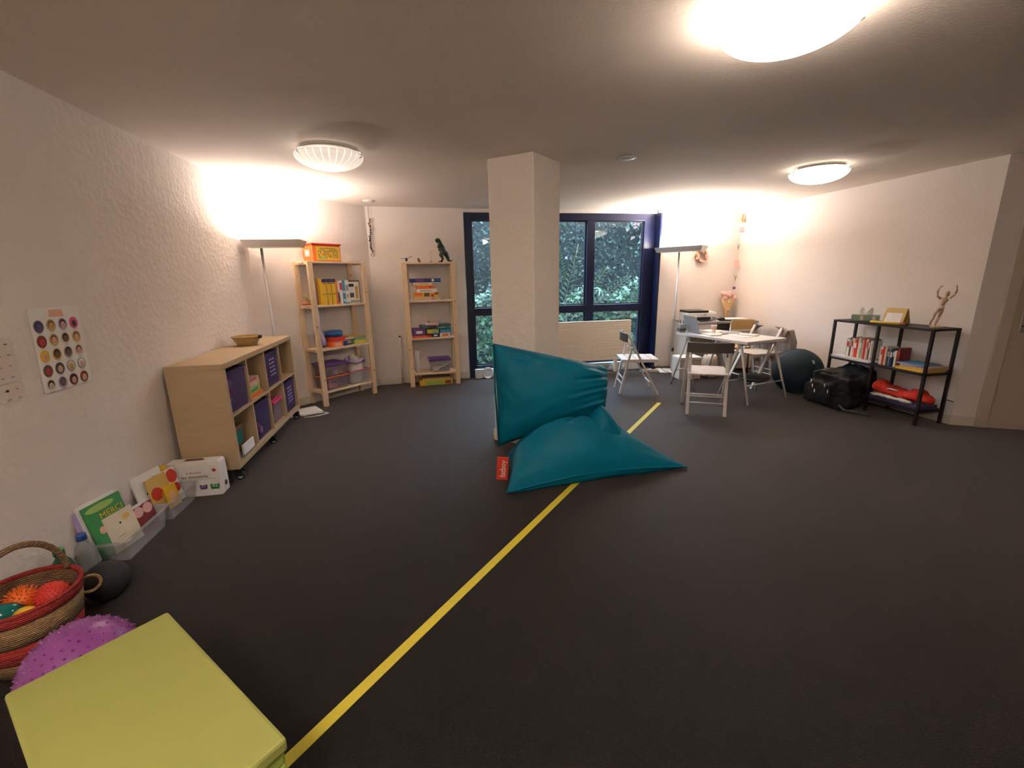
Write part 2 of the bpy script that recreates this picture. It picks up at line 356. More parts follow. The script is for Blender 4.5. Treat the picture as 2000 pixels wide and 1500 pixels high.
for i in range(0, len(edges), 2):
    a, b = edges[i], edges[i+1]
    fr('transom', a, b, .0, .12, .885, .98)
    for z0, z1 in ((.17, .885), (.98, WZ1-.095)):
        p = MB().box(a, b, .055, .063, z0, z1).build('pane', 'glass', wn)
        e = .014
        MB().box(a, a+e, .045, .056, z0, z1).box(b-e, b, .045, .056, z0, z1).box(a+e, b-e, .045, .056, z0, z0+e).box(a+e, b-e, .045, .056, z1-e, z1).build('gasket', 'black_plastic', p)
# white cable trunking along the foot of the window
struct(MB().box(.60, 3.10, YB-.075, YB-.015, .002, .115).box(.60, 3.10, YB-.08, YB-.012, .115, .125).build('trim_1', 'white_plastic', bevel=.003))

# radiator
rd = thing('radiator', 'long low cream radiator panel mounted in front of the window', 'radiator', (2.03, 6.06, 0))
prof = []
nz = 14; z0, z1 = .18, .745
for i in range(nz):
    a = z0+(z1-z0)*i/nz; b = z0+(z1-z0)*(i+1)/nz
    prof += [(-.030, a+.003), (-.035, a+.006), (-.035, b-.006), (-.030, b-.003)]
mb = MB(); pts = prof+[(.03, z1), (.03, z0)]; n = len(pts)
mb.add([(x, y, z) for x in (-.93, .86) for y, z in pts], [tuple(range(n)), tuple(range(2*n-1, n-1, -1))]+[(i, n+i, n+(i+1) % n, (i+1) % n) for i in range(n)])
mb.build('panel', 'radiator_paint', rd)
MB().box(-.93, .86, -.036, .031, z1, z1+.012).build('top_grille', 'radiator_paint', rd, bevel=.002)
for x in (-.7, .65): MB().box(x-.02, x+.02, -.02, .03, .0, z0).build('foot', 'radiator_paint', rd)
MB().tube([(.80, 0, z0+.03), (.80, 0, .06), (.80, .03, .03)], .009).build('pipe', 'radiator_paint', rd)

# column
CL, CN, CR = (.512, 3.66), (.815, 3.405), (1.105, 3.70); CBK = (CL[0]+CR[0]-CN[0], CL[1]+CR[1]-CN[1])
cpoly = [CL, CN, CR, CBK]
struct(MB().prism(cpoly, 0, CZ).build('wall_column', 'column', bevel=.008))
pl = bpy.data.objects.new('trim_2', None); COL.objects.link(pl); struct(pl); pl.location = (0, 0, 0)
for k in range(4):
    a, b = Vector(cpoly[k]), Vector(cpoly[(k+1) % 4]); d = b-a; L = d.length; d.normalize(); nn = Vector((d.y, -d.x)); nb = 4
    for j in range(nb):
        p, q = a+d*(L*j/nb+.002), a+d*(L*(j+1)/nb-.002)
        MB().prism([(p.x+nn.x*.012, p.y+nn.y*.012), (q.x+nn.x*.012, q.y+nn.y*.012), (q.x+nn.x*.001, q.y+nn.y*.001), (p.x+nn.x*.001, p.y+nn.y*.001)], .001, .095).build('board', 'radiator_paint', pl)

# ------------------------------------------------------------------ garden outside
def leaves(name, n, fn, size, mats, label, cat=None, wts=None):
    mb = MB()
    for i in range(n):
        p, nrm = fn(); s = size*random.uniform(.55, 1.25)
        d = Vector(nrm)+Vector((random.gauss(0, .45), random.gauss(0, .3), random.gauss(0, .45))); d.normalize()
        a = d.cross(Vector((random.gauss(0, 1), random.gauss(0, 1), random.gauss(0, 1)))).normalized(); b = d.cross(a)
        p = Vector(p); mb.cur = random.choices(range(len(mats)), wts)[0]
        c = p+d*s*.18
        mb.add([p-a*s*.6, c-a*s*.1-b*s*.42, c+a*s*.7, c-a*s*.1+b*s*.42, p+d*s*.06], [(0, 1, 4), (1, 2, 4), (2, 3, 4), (3, 0, 4)])
    return mb.build(name, mats)
mk('leaf_dark', (0.0042, 0.0074, 0.0062), 0.65, var=0.3, spec=0.25); mk('leaf_mid', (0.0085, 0.0155, 0.012), 0.6, var=0.3, spec=0.25)
mk('leaf_light', (0.018, 0.040, 0.018), 0.5, var=0.25); mk('leaf_pale', (0.043, 0.066, 0.046), 0.5, var=0.2); mk('leaf_red', (0.062, 0.027, 0.025), 0.45, var=0.2)
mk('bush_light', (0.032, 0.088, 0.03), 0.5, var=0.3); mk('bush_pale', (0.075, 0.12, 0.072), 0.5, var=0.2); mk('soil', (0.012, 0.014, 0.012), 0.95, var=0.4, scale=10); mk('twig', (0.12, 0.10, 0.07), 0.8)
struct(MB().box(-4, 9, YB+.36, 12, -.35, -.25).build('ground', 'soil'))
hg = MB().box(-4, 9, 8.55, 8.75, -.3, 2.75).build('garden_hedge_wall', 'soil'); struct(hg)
iv = leaves('ivy_leaves', 14000, lambda: ((random.uniform(-2.2, 7.5), 8.44-abs(random.gauss(0, .07)), random.uniform(-.2, 2.85)), (0, -1, .35)), .058, ['leaf_dark', 'leaf_mid', 'leaf_light', 'leaf_pale'], '', wts=[.48, .40, .08, .04])
iv['kind'] = 'stuff'; tag(iv, 'dense dark ivy leaves covering the wall outside the window', 'ivy')
def bushes():
    x = random.uniform(-.6, 5.2); k = random.random(); top = .86+.20*math.sin(x*2.3)+.18*math.sin(x*5.1+1)
    return ((x, 7.25+random.uniform(-.22, .3), -.2+(top+.42)*math.sqrt(k)), (0, -.7, .8))
bs = leaves('shrub_leaves', 7000, bushes, .082, ['bush_light', 'leaf_mid', 'bush_pale'], '', wts=[.52, .24, .24])
bs['kind'] = 'stuff'; tag(bs, 'bright green bushy leaves growing just outside the window panes', 'shrub')
rl = leaves('red_leaves', 260, lambda: ((random.gauss(4.35, .28), 8.1+random.uniform(-.1, .1), random.gauss(2.34, .14)), (0, -1, .3)), .12, ['leaf_red', 'leaf_pale'], '', wts=[.6, .4])
rl['kind'] = 'stuff'; tag(rl, 'reddish leaves high in the right upper window pane', 'foliage')
def frond(base, tip, n, w):
    base, tip = Vector(base), Vector(tip); mb = MB(); side = (tip-base).normalized().cross(Vector((0, 1, 0))).normalized()
    sag = lambda t: base.lerp(tip, t)+Vector((0, -.04*math.sin(t*3.1), -.08*t*t))
    mb.tube([sag(t/8) for t in range(9)], .006, 5); o = MB()
    for i in range(n):
        t = .12+.86*i/n; p = sag(t); d = (tip-base).normalized()
        for sg in (-1, 1):
            q = p+(side*sg*.85+d*.5)*w*(1-.5*t); m_ = (p+q)/2+d*.022
            o.add([p, m_+Vector((0, -.02, .0)), q, (p+q)/2-d*.022], [(0, 1, 2), (0, 2, 3)])
    return mb, o
fd = thing('fern_shrub', 'pale feathery branching shrub standing outside the middle window pane', 'shrub', (0, 0, 0))
for b, t in (((2.05, 6.86, .7), (2.35, 6.86, 1.95)), ((2.35, 6.86, .75), (3.25, 6.86, 1.45)), ((2.05, 6.86, .75), (1.75, 6.86, 1.5)), ((2.1, 6.86, 1.2), (1.95, 6.86, 1.98)), ((2.25, 6.86, .7), (2.85, 6.86, 1.62))):
    a, o = frond(b, t, 14, .16); s_ = a.build('stem', 'twig', fd); o.build('frond', 'bush_pale', s_)
MB().tube([(2.15, 6.86, -.3), (2.15, 6.86, .4), (2.18, 6.86, .85)], .014).build('trunk', 'twig', fd)

# ------------------------------------------------------------------ lamps
def ceiling_light(loc, power, em, label, rz, tilt=0):
    t = thing('ceiling_light', label, 'ceiling lamp', loc, rz, 'round glass ceiling lamps')
    r, dp = .224, .088
    prof = [(0.001, -dp)]+[(r*math.sin(a), -dp*math.cos(a)) for a in [math.pi/2*k/12 for k in range(1, 13)]]
    MB().lathe(prof, 64).build('glass_dish', ribbed_glass('ribbed_glass', em), t, solid=.004)
    MB().lathe([(0.001, .045), (.185, .045), (.185, .040), (0.001, .040)], 40).build('ceiling_plate', 'white_paint', t)
    MB().lathe([(0.001, .030), (.195, .020), (.197, .023), (0.001, .034)], 40).build('added_halo_shield', 'white_paint', t)  # added disc that blocks upward light, keeps the ceiling halo small
    for k in range(3):
        a = 2*math.pi*k/3+.4
        c, s = math.cos(a), math.sin(a)
        MB().tube([(.10*c, .10*s, .036), (.20*c, .20*s, .022), (.230*c, .230*s, .010), (.231*c, .231*s, -.016), (.215*c, .215*s, -.024)], .004, 6).build('clip', 'chrome', t)
    MB().sphere((.075, 0, -.02), (.026, .026, .026), 12, 8).build('bulb', mat('bulb_glow', (1, .93, .84), .5, emit=25), t)
    ld = bpy.data.lights.new('bulb_light', 'POINT'); ld.energy = power; ld.color = WARM; ld.shadow_soft_size = .035
    lo = bpy.data.objects.new('bulb_light', ld); COL.objects.link(lo); lo.parent = t; lo.location = (.0, 0, -.012)
    return t
ceiling_light((-.61, 3.515, CZ-.046), POWER_CEILING[0], DISH_GLOW[0], 'round ribbed glass ceiling lamp above the left side, near the column', R(200))
ceiling_light((3.42, 3.61, CZ-.046), POWER_CEILING[1], DISH_GLOW[1], 'round glass ceiling lamp above the table and black shelf', R(150))
ceiling_light((1.268, 1.54, CZ-.046), POWER_CEILING[2], DISH_GLOW[2], 'large round glass ceiling lamp cut off by the top edge of the photo', R(200))

ceiling_light((-.62, -.45, CZ-.046), POWER_CEILING[3], DISH_GLOW[3], 'added round glass ceiling lamp behind the camera, unseen fill light', R(100))  # added unseen lamp, brightens surfaces that face the camera

def uplighter(power, poleloc, htop, hc, hs, hrz, basec, bases, brz, label):
    t = thing('floor_lamp', label, 'floor lamp', (poleloc[0], poleloc[1], 0), 0, 'tall uplighter floor lamps')
    x, y = poleloc
    MB().box(-bases[0]/2, bases[0]/2, -bases[1]/2, bases[1]/2, .001, .014).build('base_plate', 'white_plastic', t, bevel=.003, loc=(basec[0]-x, basec[1]-y, 0), rot=(0, 0, brz))
    MB().cyl((0, 0, .014), (0, 0, htop-.04), .0125).build('pole', 'lamp_silver', t)
    MB().cyl((0, 0, .3), (0, 0, .36), .018).build('switch_box', 'black_plastic', t)
    a, b = hs[0]/2, hs[1]/2; h0, h1 = -.035, .03
    mb = MB(); i = .025
    mb.add([(-a+i, -b+i, h0), (a-i, -b+i, h0), (a-i, b-i, h0), (-a+i, b-i, h0), (-a, -b, h1), (a, -b, h1), (a, b, h1), (-a, b, h1),
            (-a+.008, -b+.008, h1), (a-.008, -b+.008, h1), (a-.008, b-.008, h1), (-a+.008, b-.008, h1), (-a+.03, -b+.03, h0+.01), (a-.03, -b+.03, h0+.01), (a-.03, b-.03, h0+.01), (-a+.03, b-.03, h0+.01)],
           [(3, 2, 1, 0)]+[(k, (k+1) % 4, 4+(k+1) % 4, 4+k) for k in range(4)]+[(4+k, 4+(k+1) % 4, 8+(k+1) % 4, 8+k) for k in range(4)]+[(8+k, 8+(k+1) % 4, 12+(k+1) % 4, 12+k) for k in range(4)]+[(12, 13, 14, 15)])
    hd = mb.build('lamp_head', 'lamp_silver', t, loc=(hc[0]-x, hc[1]-y, htop), rot=(0, 0, hrz))
    MB().cyl((-a+.08, 0, .008), (a-.08, 0, .008), .016).build('lamp_tube', mat('tube_glow', (1, .94, .86), .5, emit=30), hd)
    ld = bpy.data.lights.new('uplight', 'AREA'); ld.shape = 'RECTANGLE'; ld.size = hs[0]-.10; ld.size_y = hs[1]-.10; ld.energy = power; ld.color = WARM
    lo = bpy.data.objects.new('uplight', ld); COL.objects.link(lo); lo.parent = hd; lo.location = (0, 0, .028); lo.rotation_euler = (math.pi, 0, 0)
    return t
L1 = uplighter(POWER_UPLIGHT[0], (-1.575, 4.90), 1.755, (-1.435, 4.86), (.53, .26), R(0), (-1.42, 4.955), (.36, .26), R(30), 'tall white uplighter floor lamp in the corner behind the cube shelf')
L2 = uplighter(POWER_UPLIGHT[1], (3.46, 5.83), 1.725, (3.46, 5.80), (.66, .24), R(-52), (3.46, 5.84), (.36, .30), R(-20), 'tall uplighter floor lamp between the window and the desk')
for x, y, lab in ((1.59, 3.51, 'small round white ceiling detector right of the column'), (-.60, 5.65, 'small round white ceiling detector near the pine shelves')):
    t = thing('smoke_detector', lab, 'detector', (x, y, CZ)); MB().lathe([(.001, -.012), (.05, -.012), (.06, 0)], 24).build('cover', 'white_plastic', t); MB().torus((0, 0, -.004), .06, .008).build('ring', 'white_paint', t)

# ------------------------------------------------------------------ floor tape
a, b = Vector((-.98, .61, 0)), Vector((2.47, 4.36, 0)); d = (b-a).normalized(); s = Vector((-d.y, d.x, 0))*.021
tp = MB().add([a-s, b-s, b+s, a+s, *[p+Vector((0, 0, .0015)) for p in (a-s, b-s, b+s, a+s)]], [(3, 2, 1, 0), (4, 5, 6, 7), (0, 1, 5, 4), (1, 2, 6, 5), (2, 3, 7, 6), (3, 0, 4, 7)]).build('floor_tape', 'tape')
tag(tp, 'long yellow tape line stuck diagonally across the dark carpet', 'tape')

# ------------------------------------------------------------------ small builders used on the shelves
def book(label, loc, w, h, th, rot, col, stripe=None, group=None, name='book', cat='book'):
    """local: spine faces -y, x thickness, z height"""
    t = thing(name, label, cat, loc, 0, group); t.rotation_euler = rot
    mb = MB().box(-th/2, -th/2+.002, 0, w, 0, h).box(th/2-.002, th/2, 0, w, 0, h).box(-th/2+.002, th/2-.002, 0, .002, 0, h)
    mb.build('cover', 'c_'+col, t)
    MB().box(-th/2+.0021, th/2-.0021, .0021, w-.004, .003, h-.003).build('pages', 'pages', t)
    if stripe: MB().box(-th/2+.001, th/2-.001, -.0008, 0, h*.55, h*.85).build('spine_label', 'c_'+stripe, t)
    return t
def gamebox(label, loc, sx, sy, sz, rz, col, face=None, lid=None, group=None, name='game_box', rot=None, marks=()):
    t = thing(name, label, 'box', loc, rz, group)
    if rot: t.rotation_euler = rot
    MB().box(-sx/2+.002, sx/2-.002, -sy/2+.002, sy/2-.002, 0, sz*.5).build('tray', 'c_'+col, t)
    MB().box(-sx/2, sx/2, -sy/2, sy/2, sz*.12, sz).build('lid', 'c_'+(lid or col), t, bevel=.0015)
    if face: MB().box(-sx*.36, sx*.30, -sy/2-.001, -sy/2, sz*.3, sz*.85).build('front_print', 'c_'+face, t)
    for (x0, x1, z0, z1, c) in marks: MB().box(sx*(x0-.5), sx*(x1-.5), -sy/2-.0018, -sy/2, sz*z0, sz*z1).build('print', 'c_'+c, t)
    return t
def tub(label, loc, sx, sy, sz, rz, m, rim, lid=None, group=None, name='storage_bin', taper=.9, lidm=None):
    t = thing(name, label, 'bin', loc, rz, group); w = .0025
    a, b = sx/2, sy/2; c, d = a*taper, b*taper
    out = [(-c, -d, 0), (c, -d, 0), (c, d, 0), (-c, d, 0), (-a, -b, sz), (a, -b, sz), (a, b, sz), (-a, b, sz)]
    inn = [(x*(1-w/a), y*(1-w/b), z+(w if z == 0 else 0)) for x, y, z in out]
    fs = [(3, 2, 1, 0)]+[(k, (k+1) % 4, 4+(k+1) % 4, 4+k) for k in range(4)]
    mb = MB().add(out, fs).add(inn, [tuple(reversed(f)) for f in fs]); mb.add([out[4], out[5], out[6], out[7], inn[4], inn[5], inn[6], inn[7]], [(k, (k+1) % 4, 4+(k+1) % 4, 4+k) for k in range(4)])
    mb.build('body', m, t)
    r = .010
    MB().box(-a-r, a+r, -b-r, -b, sz-.012, sz).box(-a-r, a+r, b, b+r, sz-.012, sz).box(-a-r, -a, -b, b, sz-.012, sz).box(a, a+r, -b, b, sz-.012, sz).build('rim', rim, t, bevel=.003)
    if lid: MB().box(-a-r-.002, a+r+.002, -b-r-.002, b+r+.002, sz, sz+.014).box(-a*.85, a*.85, -b*.85, b*.85, sz+.014, sz+.022).build('lid', lidm or lid, t, bevel=.004)
    return t
def toy(label, loc, kind, s, col, rz=0, group=None):
    mb = MB()
    if kind == 0: mb.box(-s, s, -s*.6, s*.6, 0, s*1.1).cyl((-s*.4, 0, s*1.1), (-s*.4, 0, s*1.35), s*.3, n=10).cyl((s*.4, 0, s*1.1), (s*.4, 0, s*1.35), s*.3, n=10)
    elif kind == 1: mb.sphere((0, 0, s), (s, s, s), 14, 8).torus((0, 0, s), s*1.0, s*.08, n=18, m=5)
    elif kind == 2: mb.tube([(0, 0, 0), (0, 0, s*.5), (0, 0, s*1.2), (0, 0, s*1.5)], [s*.7, s*.8, s*.4, s*.3]).sphere((0, 0, s*1.9), s*.5, 12, 8)
    else: mb.prism([(-s, 0), (s, 0), (s*.6, s), (-s*.3, s*1.3)], -s*.4, s*.4, Matrix.Rotation(math.pi/2, 4, 'X'))
    return tag(mb.build('toy', 'c_'+col, loc=loc, rot=(0, 0, rz)), label, 'toy', group)

# ------------------------------------------------------------------ cube shelf with castors (left wall)
K = Frame(-1.39, 3.23, R(90))     # u runs away from the camera, v towards the wall
KL, KD, KZ0, KZ1, TH = 1.57, .355, .10, .862, .04
kx = thing('cube_shelf', 'pale birch cube shelf on castors with eight open cubes, against the left wall', 'shelf', K(0, 0), R(90))
MB().box(0, KL, 0, KD, KZ1-TH, KZ1).build('top_panel', 'birch', kx, bevel=.002)
MB().box(0, KL, 0, KD, KZ0, KZ0+TH).build('bottom_panel', 'birch', kx, bevel=.002)
for u in (0, KL-TH): MB().box(u, u+TH, 0, KD, KZ0+TH, KZ1-TH).build('side_panel', 'birch', kx, bevel=.001)
MB().box(TH, KL-TH, KD-.006, KD-.001, KZ0+TH, KZ1-TH).build('back_panel', 'birch', kx)
CW = (KL-2*TH-3*.016)/4; CH = (KZ1-KZ0-2*TH-.016)/2
cu = [TH+i*(CW+.016) for i in range(4)]; cz = [KZ0+TH, KZ0+TH+CH+.016]
for i in range(3): MB().box(cu[i]+CW, cu[i+1], .004, KD-.006, KZ0+TH, KZ1-TH).build('divider', 'birch', kx)
for i in range(4): MB().box(cu[i], cu[i]+CW, .004, KD-.006, cz[0]+CH, cz[1]).build('shelf_board', 'birch', kx)
for u in (.06, KL/2, KL-.06):
    for v in (.05, KD-.05):
        cst = MB().box(u-.03, u+.03, v-.03, v+.03, KZ0-.006, KZ0).cyl((u, v, KZ0-.006), (u, v, KZ0-.028), .012).build('caster', 'chrome', kx)
        MB().box(u-.022, u-.016, v-.045, v+.008, .03, KZ0-.025).box(u+.016, u+.022, v-.045, v+.008, .03, KZ0-.025).box(u-.022, u+.022, v-.03, v+.012, KZ0-.034, KZ0-.026).build('fork', 'black_plastic', cst)
        MB().cyl((u-.014, v-.022, .031), (u+.014, v-.022, .031), .030, n=20).build('tire', 'rubber', cst)
        MB().cyl((u-.0155, v-.022, .031), (u+.0155, v-.022, .031), .019, n=16).build('hub', 'white_plastic', cst)
def kc(i, j): return cu[i]+CW/2, cz[j]+.0015
def kbin(i, j, label, pattern):
    u, z = kc(i, j); t = tub(label, K(u, .165, z+.001), CW-.03, .30, CH-.035, R(90), 'clear_purple', 'clear_purple', name='toy_bin', taper=.95)
    if pattern:
        mb = MB()
        for a in range(4):
            for b in range(5): mb.box(-.06+a*.035, -.045+a*.035, -.153, -.150, .09+b*.034, .105+b*.034)
        mb.build('hole_grid', 'c_lilac', t)
    return t
kbin(0, 1, 'translucent purple toy bin in the top cube nearest the camera', False)
kbin(2, 1, 'dark purple basket with square holes in the third top cube', True)
kbin(1, 0, 'translucent purple toy bin in the second bottom cube', False)
kbin(3, 0, 'dark purple basket with square holes in the far bottom cube', True)
for i, j, specs in ((0, 1, [(-.08, .06, 2, .045, 'rose', .0), (.03, .05, 1, .045, 'pink', .06), (.08, .07, 2, .04, 'white', .0), (-.03, .06, 0, .05, 'blue', .0), (.05, .06, 1, .04, 'gold', .13), (-.06, .05, 1, .05, 'peach', .14)]),
                    (1, 0, [(-.07, .06, 1, .05, 'red', .0), (.02, .05, 1, .045, 'orange', .02), (.08, .06, 0, .04, 'rose', .0), (-.02, .06, 1, .045, 'gold', .12), (-.08, .07, 2, .04, 'purple', .11)])):
    for du, v, k, s, c, dz in specs:
        u, z = kc(i, j)
        toy('%s toy inside the purple bin in the %s of the cube shelf' % (dict(rose='dusty rose', gold='golden yellow', peach='peach').get(c, c), 'nearest top cube' if j else 'second bottom cube'), K(u+du, v+.05, z+.008+dz), k, s, c, group='toys in the purple bins')
u, z = kc(1, 1)
gamebox('flat orange box lowest in the second top cube', K(u-.01, .14, z), .27, .22, .030, R(90), 'orange')
gamebox('lime green box under a wooden box in the cube shelf', K(u-.01, .14, z+.031), .25, .2, .045, R(92), 'lightgreen', 'green')
gamebox('wooden game box in the stack of the second top cube', K(u-.015, .14, z+.077), .25, .2, .050, R(88), 'tan', 'beige')
gamebox('pinkish striped box on top of the stack in the second top cube', K(u-.015, .14, z+.128), .24, .2, .024, R(90), 'rose', 'red')
u, z = kc(3, 1)
book('green book leaning inside the far top cube', K(u-.12, .06, z), .18, .13, .018, (0, 0, R(90)), 'green')
u, z = kc(0, 0)
t = thing('craft_box', 'brown cardboard craft box in the nearest bottom cube', 'box', K(u+.06, .18, z), R(90)); MB().box(-.09, .09, -.1, .1, 0, .20).build('carton', 'c_brown', t, bevel=.003); MB().box(-.07, .05, -.101, -.1, .06, .17).build('print', 'c_teal2', t)
t = thing('paper_tray', 'white paper tray sticking out of the nearest bottom cube', 'tray', K(u+.02, .06, z), R(90)); MB().box(-.12, .12, -.055, .02, 0, .012).build('tray_base', 'clear', t); MB().box(-.10, .10, -.05, -.035, .012, .085).build('paper_stack', 'paper', t, bevel=.002)
t = thing('paper_roll', 'white curved paper roll beside the craft box in the nearest bottom cube', 'paper', K(u-.12, .10, z), R(90)); MB().tube([(0, 0, 0), (0, -.01, .1), (.005, .0, .2), (-.02, .02, .235)], .012).build('roll', 'paper', t)
u, z = kc(2, 0)
tub('clear box with a pink lid in the third bottom cube', K(u+.04, .16, z+.001), CW-.15, .26, .19, R(90), 'clear_pink', 'c_pink', lid='c_pink', name='lidded_box', taper=.94)
toy('grey toy inside the pink lidded box', K(u+.03, .12, z+.006), 0, .05, 'grey'); toy('white toy inside the pink lidded box', K(u+.07, .16, z+.006), 1, .045, 'white')
book('yellow booklet standing left of the pink lidded box', K(u-.115, .05, z), .2, .25, .012, (0, R(5), R(90)), 'yellow'); book('cream booklet standing left of the pink lidded box', K(u-.14, .05, z), .2, .24, .014, (0, R(3), R(90)), 'cream')
# wicker bowl on top
M['wicker'] = weave('wicker', (0.80, 0.55, 0.22), (0.48, 0.29, 0.10), 40, 60)
M['wicker_dark'] = weave('wicker_dark', (0.34, 0.20, 0.09), (0.12, 0.06, 0.03), 40, 40)
M['wicker_pale'] = weave('wicker_pale', (0.50, 0.33, 0.15), (0.20, 0.11, 0.045), 40, 40)
M['wicker_red'] = weave('wicker_red', (0.55, 0.045, 0.03), (0.24, 0.012, 0.012), 40, 40)
t = thing('wicker_bowl', 'shallow oval wicker bowl on top of the cube shelf', 'bowl', (-1.575, 4.20, KZ1+.001), R(80))
MB().lathe([(.001, 0), (.072, 0), (.085, .02), (.112, .072), (.108, .074), (.078, .024), (.06, .008), (.001, .008)], 40, sx=1.0, sy=1.0).build('bowl', 'wicker', t)
MB().torus((0, 0, .073), .112, .006).build('rim', 'wicker', t)
MB().box(-.02, .02, -.128, -.112, .055, .085).build('handle', 'black_plastic', t, bevel=.004)

# ------------------------------------------------------------------ things along the left wall
# suitcase shaped game box
t = thing('suitcase_game_box', 'white suitcase shaped game box with monster prints, beside the cube shelf', 'box', (-1.60, 3.10, 0), 0)
sw, sd, sh = .33, .085, .245
def rrect(w, h, r, n=5):
    out = []
    for cx, cz_, a0 in ((w/2-r, r, -90), (w/2-r, h-r, 0), (-w/2+r, h-r, 90), (-w/2+r, r, 180)):
        out += [(cx+r*math.cos(R(a0+90*k/n)), cz_+r*math.sin(R(a0+90*k/n))) for k in range(n+1)]
    return out
RX = Matrix.Rotation(math.pi/2, 4, 'X')
MB().prism(rrect(sw, sh, .02), -sd/2, sd/2, RX).build('case', 'paper', t, bevel=.002)
MB().prism([(x*.94, z*.86+.01) for x, z in rrect(sw, sh, .015)], sd/2, sd/2+.001, RX).build('front_panel', 'c_white', t)
MB().box(-.06, .06, -.010, .010, sh-.001, sh+.002).box(-.05, .05, -.006, .006, sh+.002, sh+.010).build('handle', 'c_brown', t, bevel=.002)
text('je découvre', .019, t, (.0, -sd/2-.0015, .172), (R(90), 0, 0), 'c_darkgrey', font_shear=.2)
text('les émotions', .031, t, (.0, -sd/2-.0015, .142), (R(90), 0, 0), 'c_black', font_shear=.2)
MB().cyl((.125, -sd/2-.001, .182), (.125, -sd/2-.002, .182), .012).build('round_badge', 'c_red', t)
def monster(x, z, s, c):
    mb = MB(); mb.prism([(x+px*s, z+pz*s) for px, pz in ((-.8, 0), (.8, 0), (1, .9), (.75, 1.5), (.55, 1.15), (-.55, 1.15), (-.75, 1.5), (-1, .9))], sd/2+.0011, sd/2+.002, RX)
    o = mb.build('print_shape', 'c_'+c, t)
    MB().cyl((x-.3*s, -sd/2-.0021, z+.75*s), (x-.3*s, -sd/2-.003, z+.75*s), .2*s).cyl((x+.3*s, -sd/2-.0021, z+.75*s), (x+.3*s, -sd/2-.003, z+.75*s), .2*s).build('eyes', 'c_white', o)
monster(.115, .045, .030, 'green'); monster(.045, .05, .024, 'purple'); monster(-.1, .045, .026, 'sky')
MB().box(-.11, .13, -sd/2-.002, -sd/2, .122, .1235).build('underline', 'c_darkgrey', t)
MB().cyl((sw/2, 0, .07), (sw/2+.002, 0, .07), .018).build('side_print', 'c_maroon', t)

# two clear bins with books
tub('clear plastic book bin in front, holding the green book', (-1.69, 2.525, .001), .385, .185, .12, R(91), 'clear', 'clear', name='book_bin', taper=.86)
tub('clear plastic book bin next to the white suitcase box', (-1.685, 2.895, .001), .30, .185, .12, R(89), 'clear', 'clear', name='book_bin', taper=.86)
def flatbook(label, loc, w, h, th, rot, col, prints=(), txt=None):
    """cover faces -y (local), x width, z height"""
    t = thing('picture_book', label, 'book', loc, 0); t.rotation_euler = rot
    MB().box(-w/2, w/2, 0, .002, 0, h).box(-w/2, w/2, th-.002, th, 0, h).box(-w/2, -w/2+.002, .002, th-.002, 0, h).build('cover', 'c_'+col, t)
    MB().box(-w/2+.003, w/2-.003, .0022, th-.0022, .003, h-.003).build('pages', 'pages', t)
    for x0, x1, z0, z1, c in prints: MB().prism([(w*(x0-.5)+(w*(x1-x0)/2)*(1+math.cos(a)*1.0), h*z0+(h*(z1-z0)/2)*(1+math.sin(a))) for a in [2*math.pi*k/14 for k in range(14)]], .0002, .0012, RX).build('cover_print', 'c_'+c, t)
    if txt: text(txt[0], txt[1], t, (txt[3], -.0016, txt[4]), (R(90), 0, 0), txt[2])
    return t
# covers face the room (+X) and lean back on the wall; books stand with a small twist
FX = R(78)
TB = (R(-11), 0, FX)      # every book leans back on the wall at the same angle
flatbook('grey blue picture book at the back of the front book bin, against the wall', (-1.712, 2.415, .03), .21, .275, .012, TB, 'lilac')
flatbook('white backed picture book behind the green book', (-1.698, 2.43, .03), .21, .300, .010, TB, 'white')
flatbook('green picture book titled Merci in the front book bin', (-1.684, 2.44, .03), .21, .285, .010, TB, 'green', [(.04, .80, .84, .97, 'lightgreen'), (.18, .36, .42, .56, 'peach')], ('MERCI', .046, 'c_yellow', .028, .208))
flatbook('cream picture book in front of the green book', (-1.670, 2.485, .02), .17, .20, .010, TB, 'cream', [(.58, .84, .70, .86, 'gold'), (.44, .50, .66, .72, 'black'), (.2, .5, .35, .37, 'grey')], None)
flatbook('white booklet with lines of print in the front book bin', (-1.657, 2.575, .02), .11, .175, .008, TB, 'white', [(.15, .85, .70, .75, 'grey'), (.15, .80, .58, .63, 'grey'), (.15, .80, .46, .51, 'grey')])
flatbook('dark red picture book with a pale scalloped top in the front book bin', (-1.645, 2.625, .02), .13, .16, .010, TB, 'maroon', [(.03, .50, .62, 1.0, 'rose'), (.50, .97, .62, 1.0, 'rose'), (.2, .8, .15, .35, 'black')])
flatbook('white picture book with small drawings at the back of the second book bin', (-1.712, 2.85, .02), .21, .265, .012, TB, 'white', [(.30, .38, .5, .56, 'maroon'), (.60, .80, .72, .84, 'gold'), (.2, .35, .3, .4, 'grey')])
flatbook('yellow book shaped like a face in the second book bin', (-1.697, 2.955, .02), .11, .25, .010, TB, 'yellow', [(.2, .8, .78, .92, 'gold')])
flatbook('orange and red picture book in the second book bin', (-1.683, 2.875, .02), .15, .225, .010, TB, 'gold', [(.02, .56, .35, .72, 'red'), (.45, .98, .30, .55, 'yellow')])
flatbook('white and red picture book in the second book bin near the suitcase box', (-1.669, 2.965, .02), .125, .225, .012, TB, 'white', [(.36, 1.0, .58, .98, 'red'), (.55, .98, .28, .55, 'red'), (.2, .3, .4, .46, 'black')])
flatbook('yellow booklet low in the second book bin', (-1.655, 2.915, .02), .09, .145, .008, TB, 'yellow', [(.2, .8, .3, .7, 'peach')])
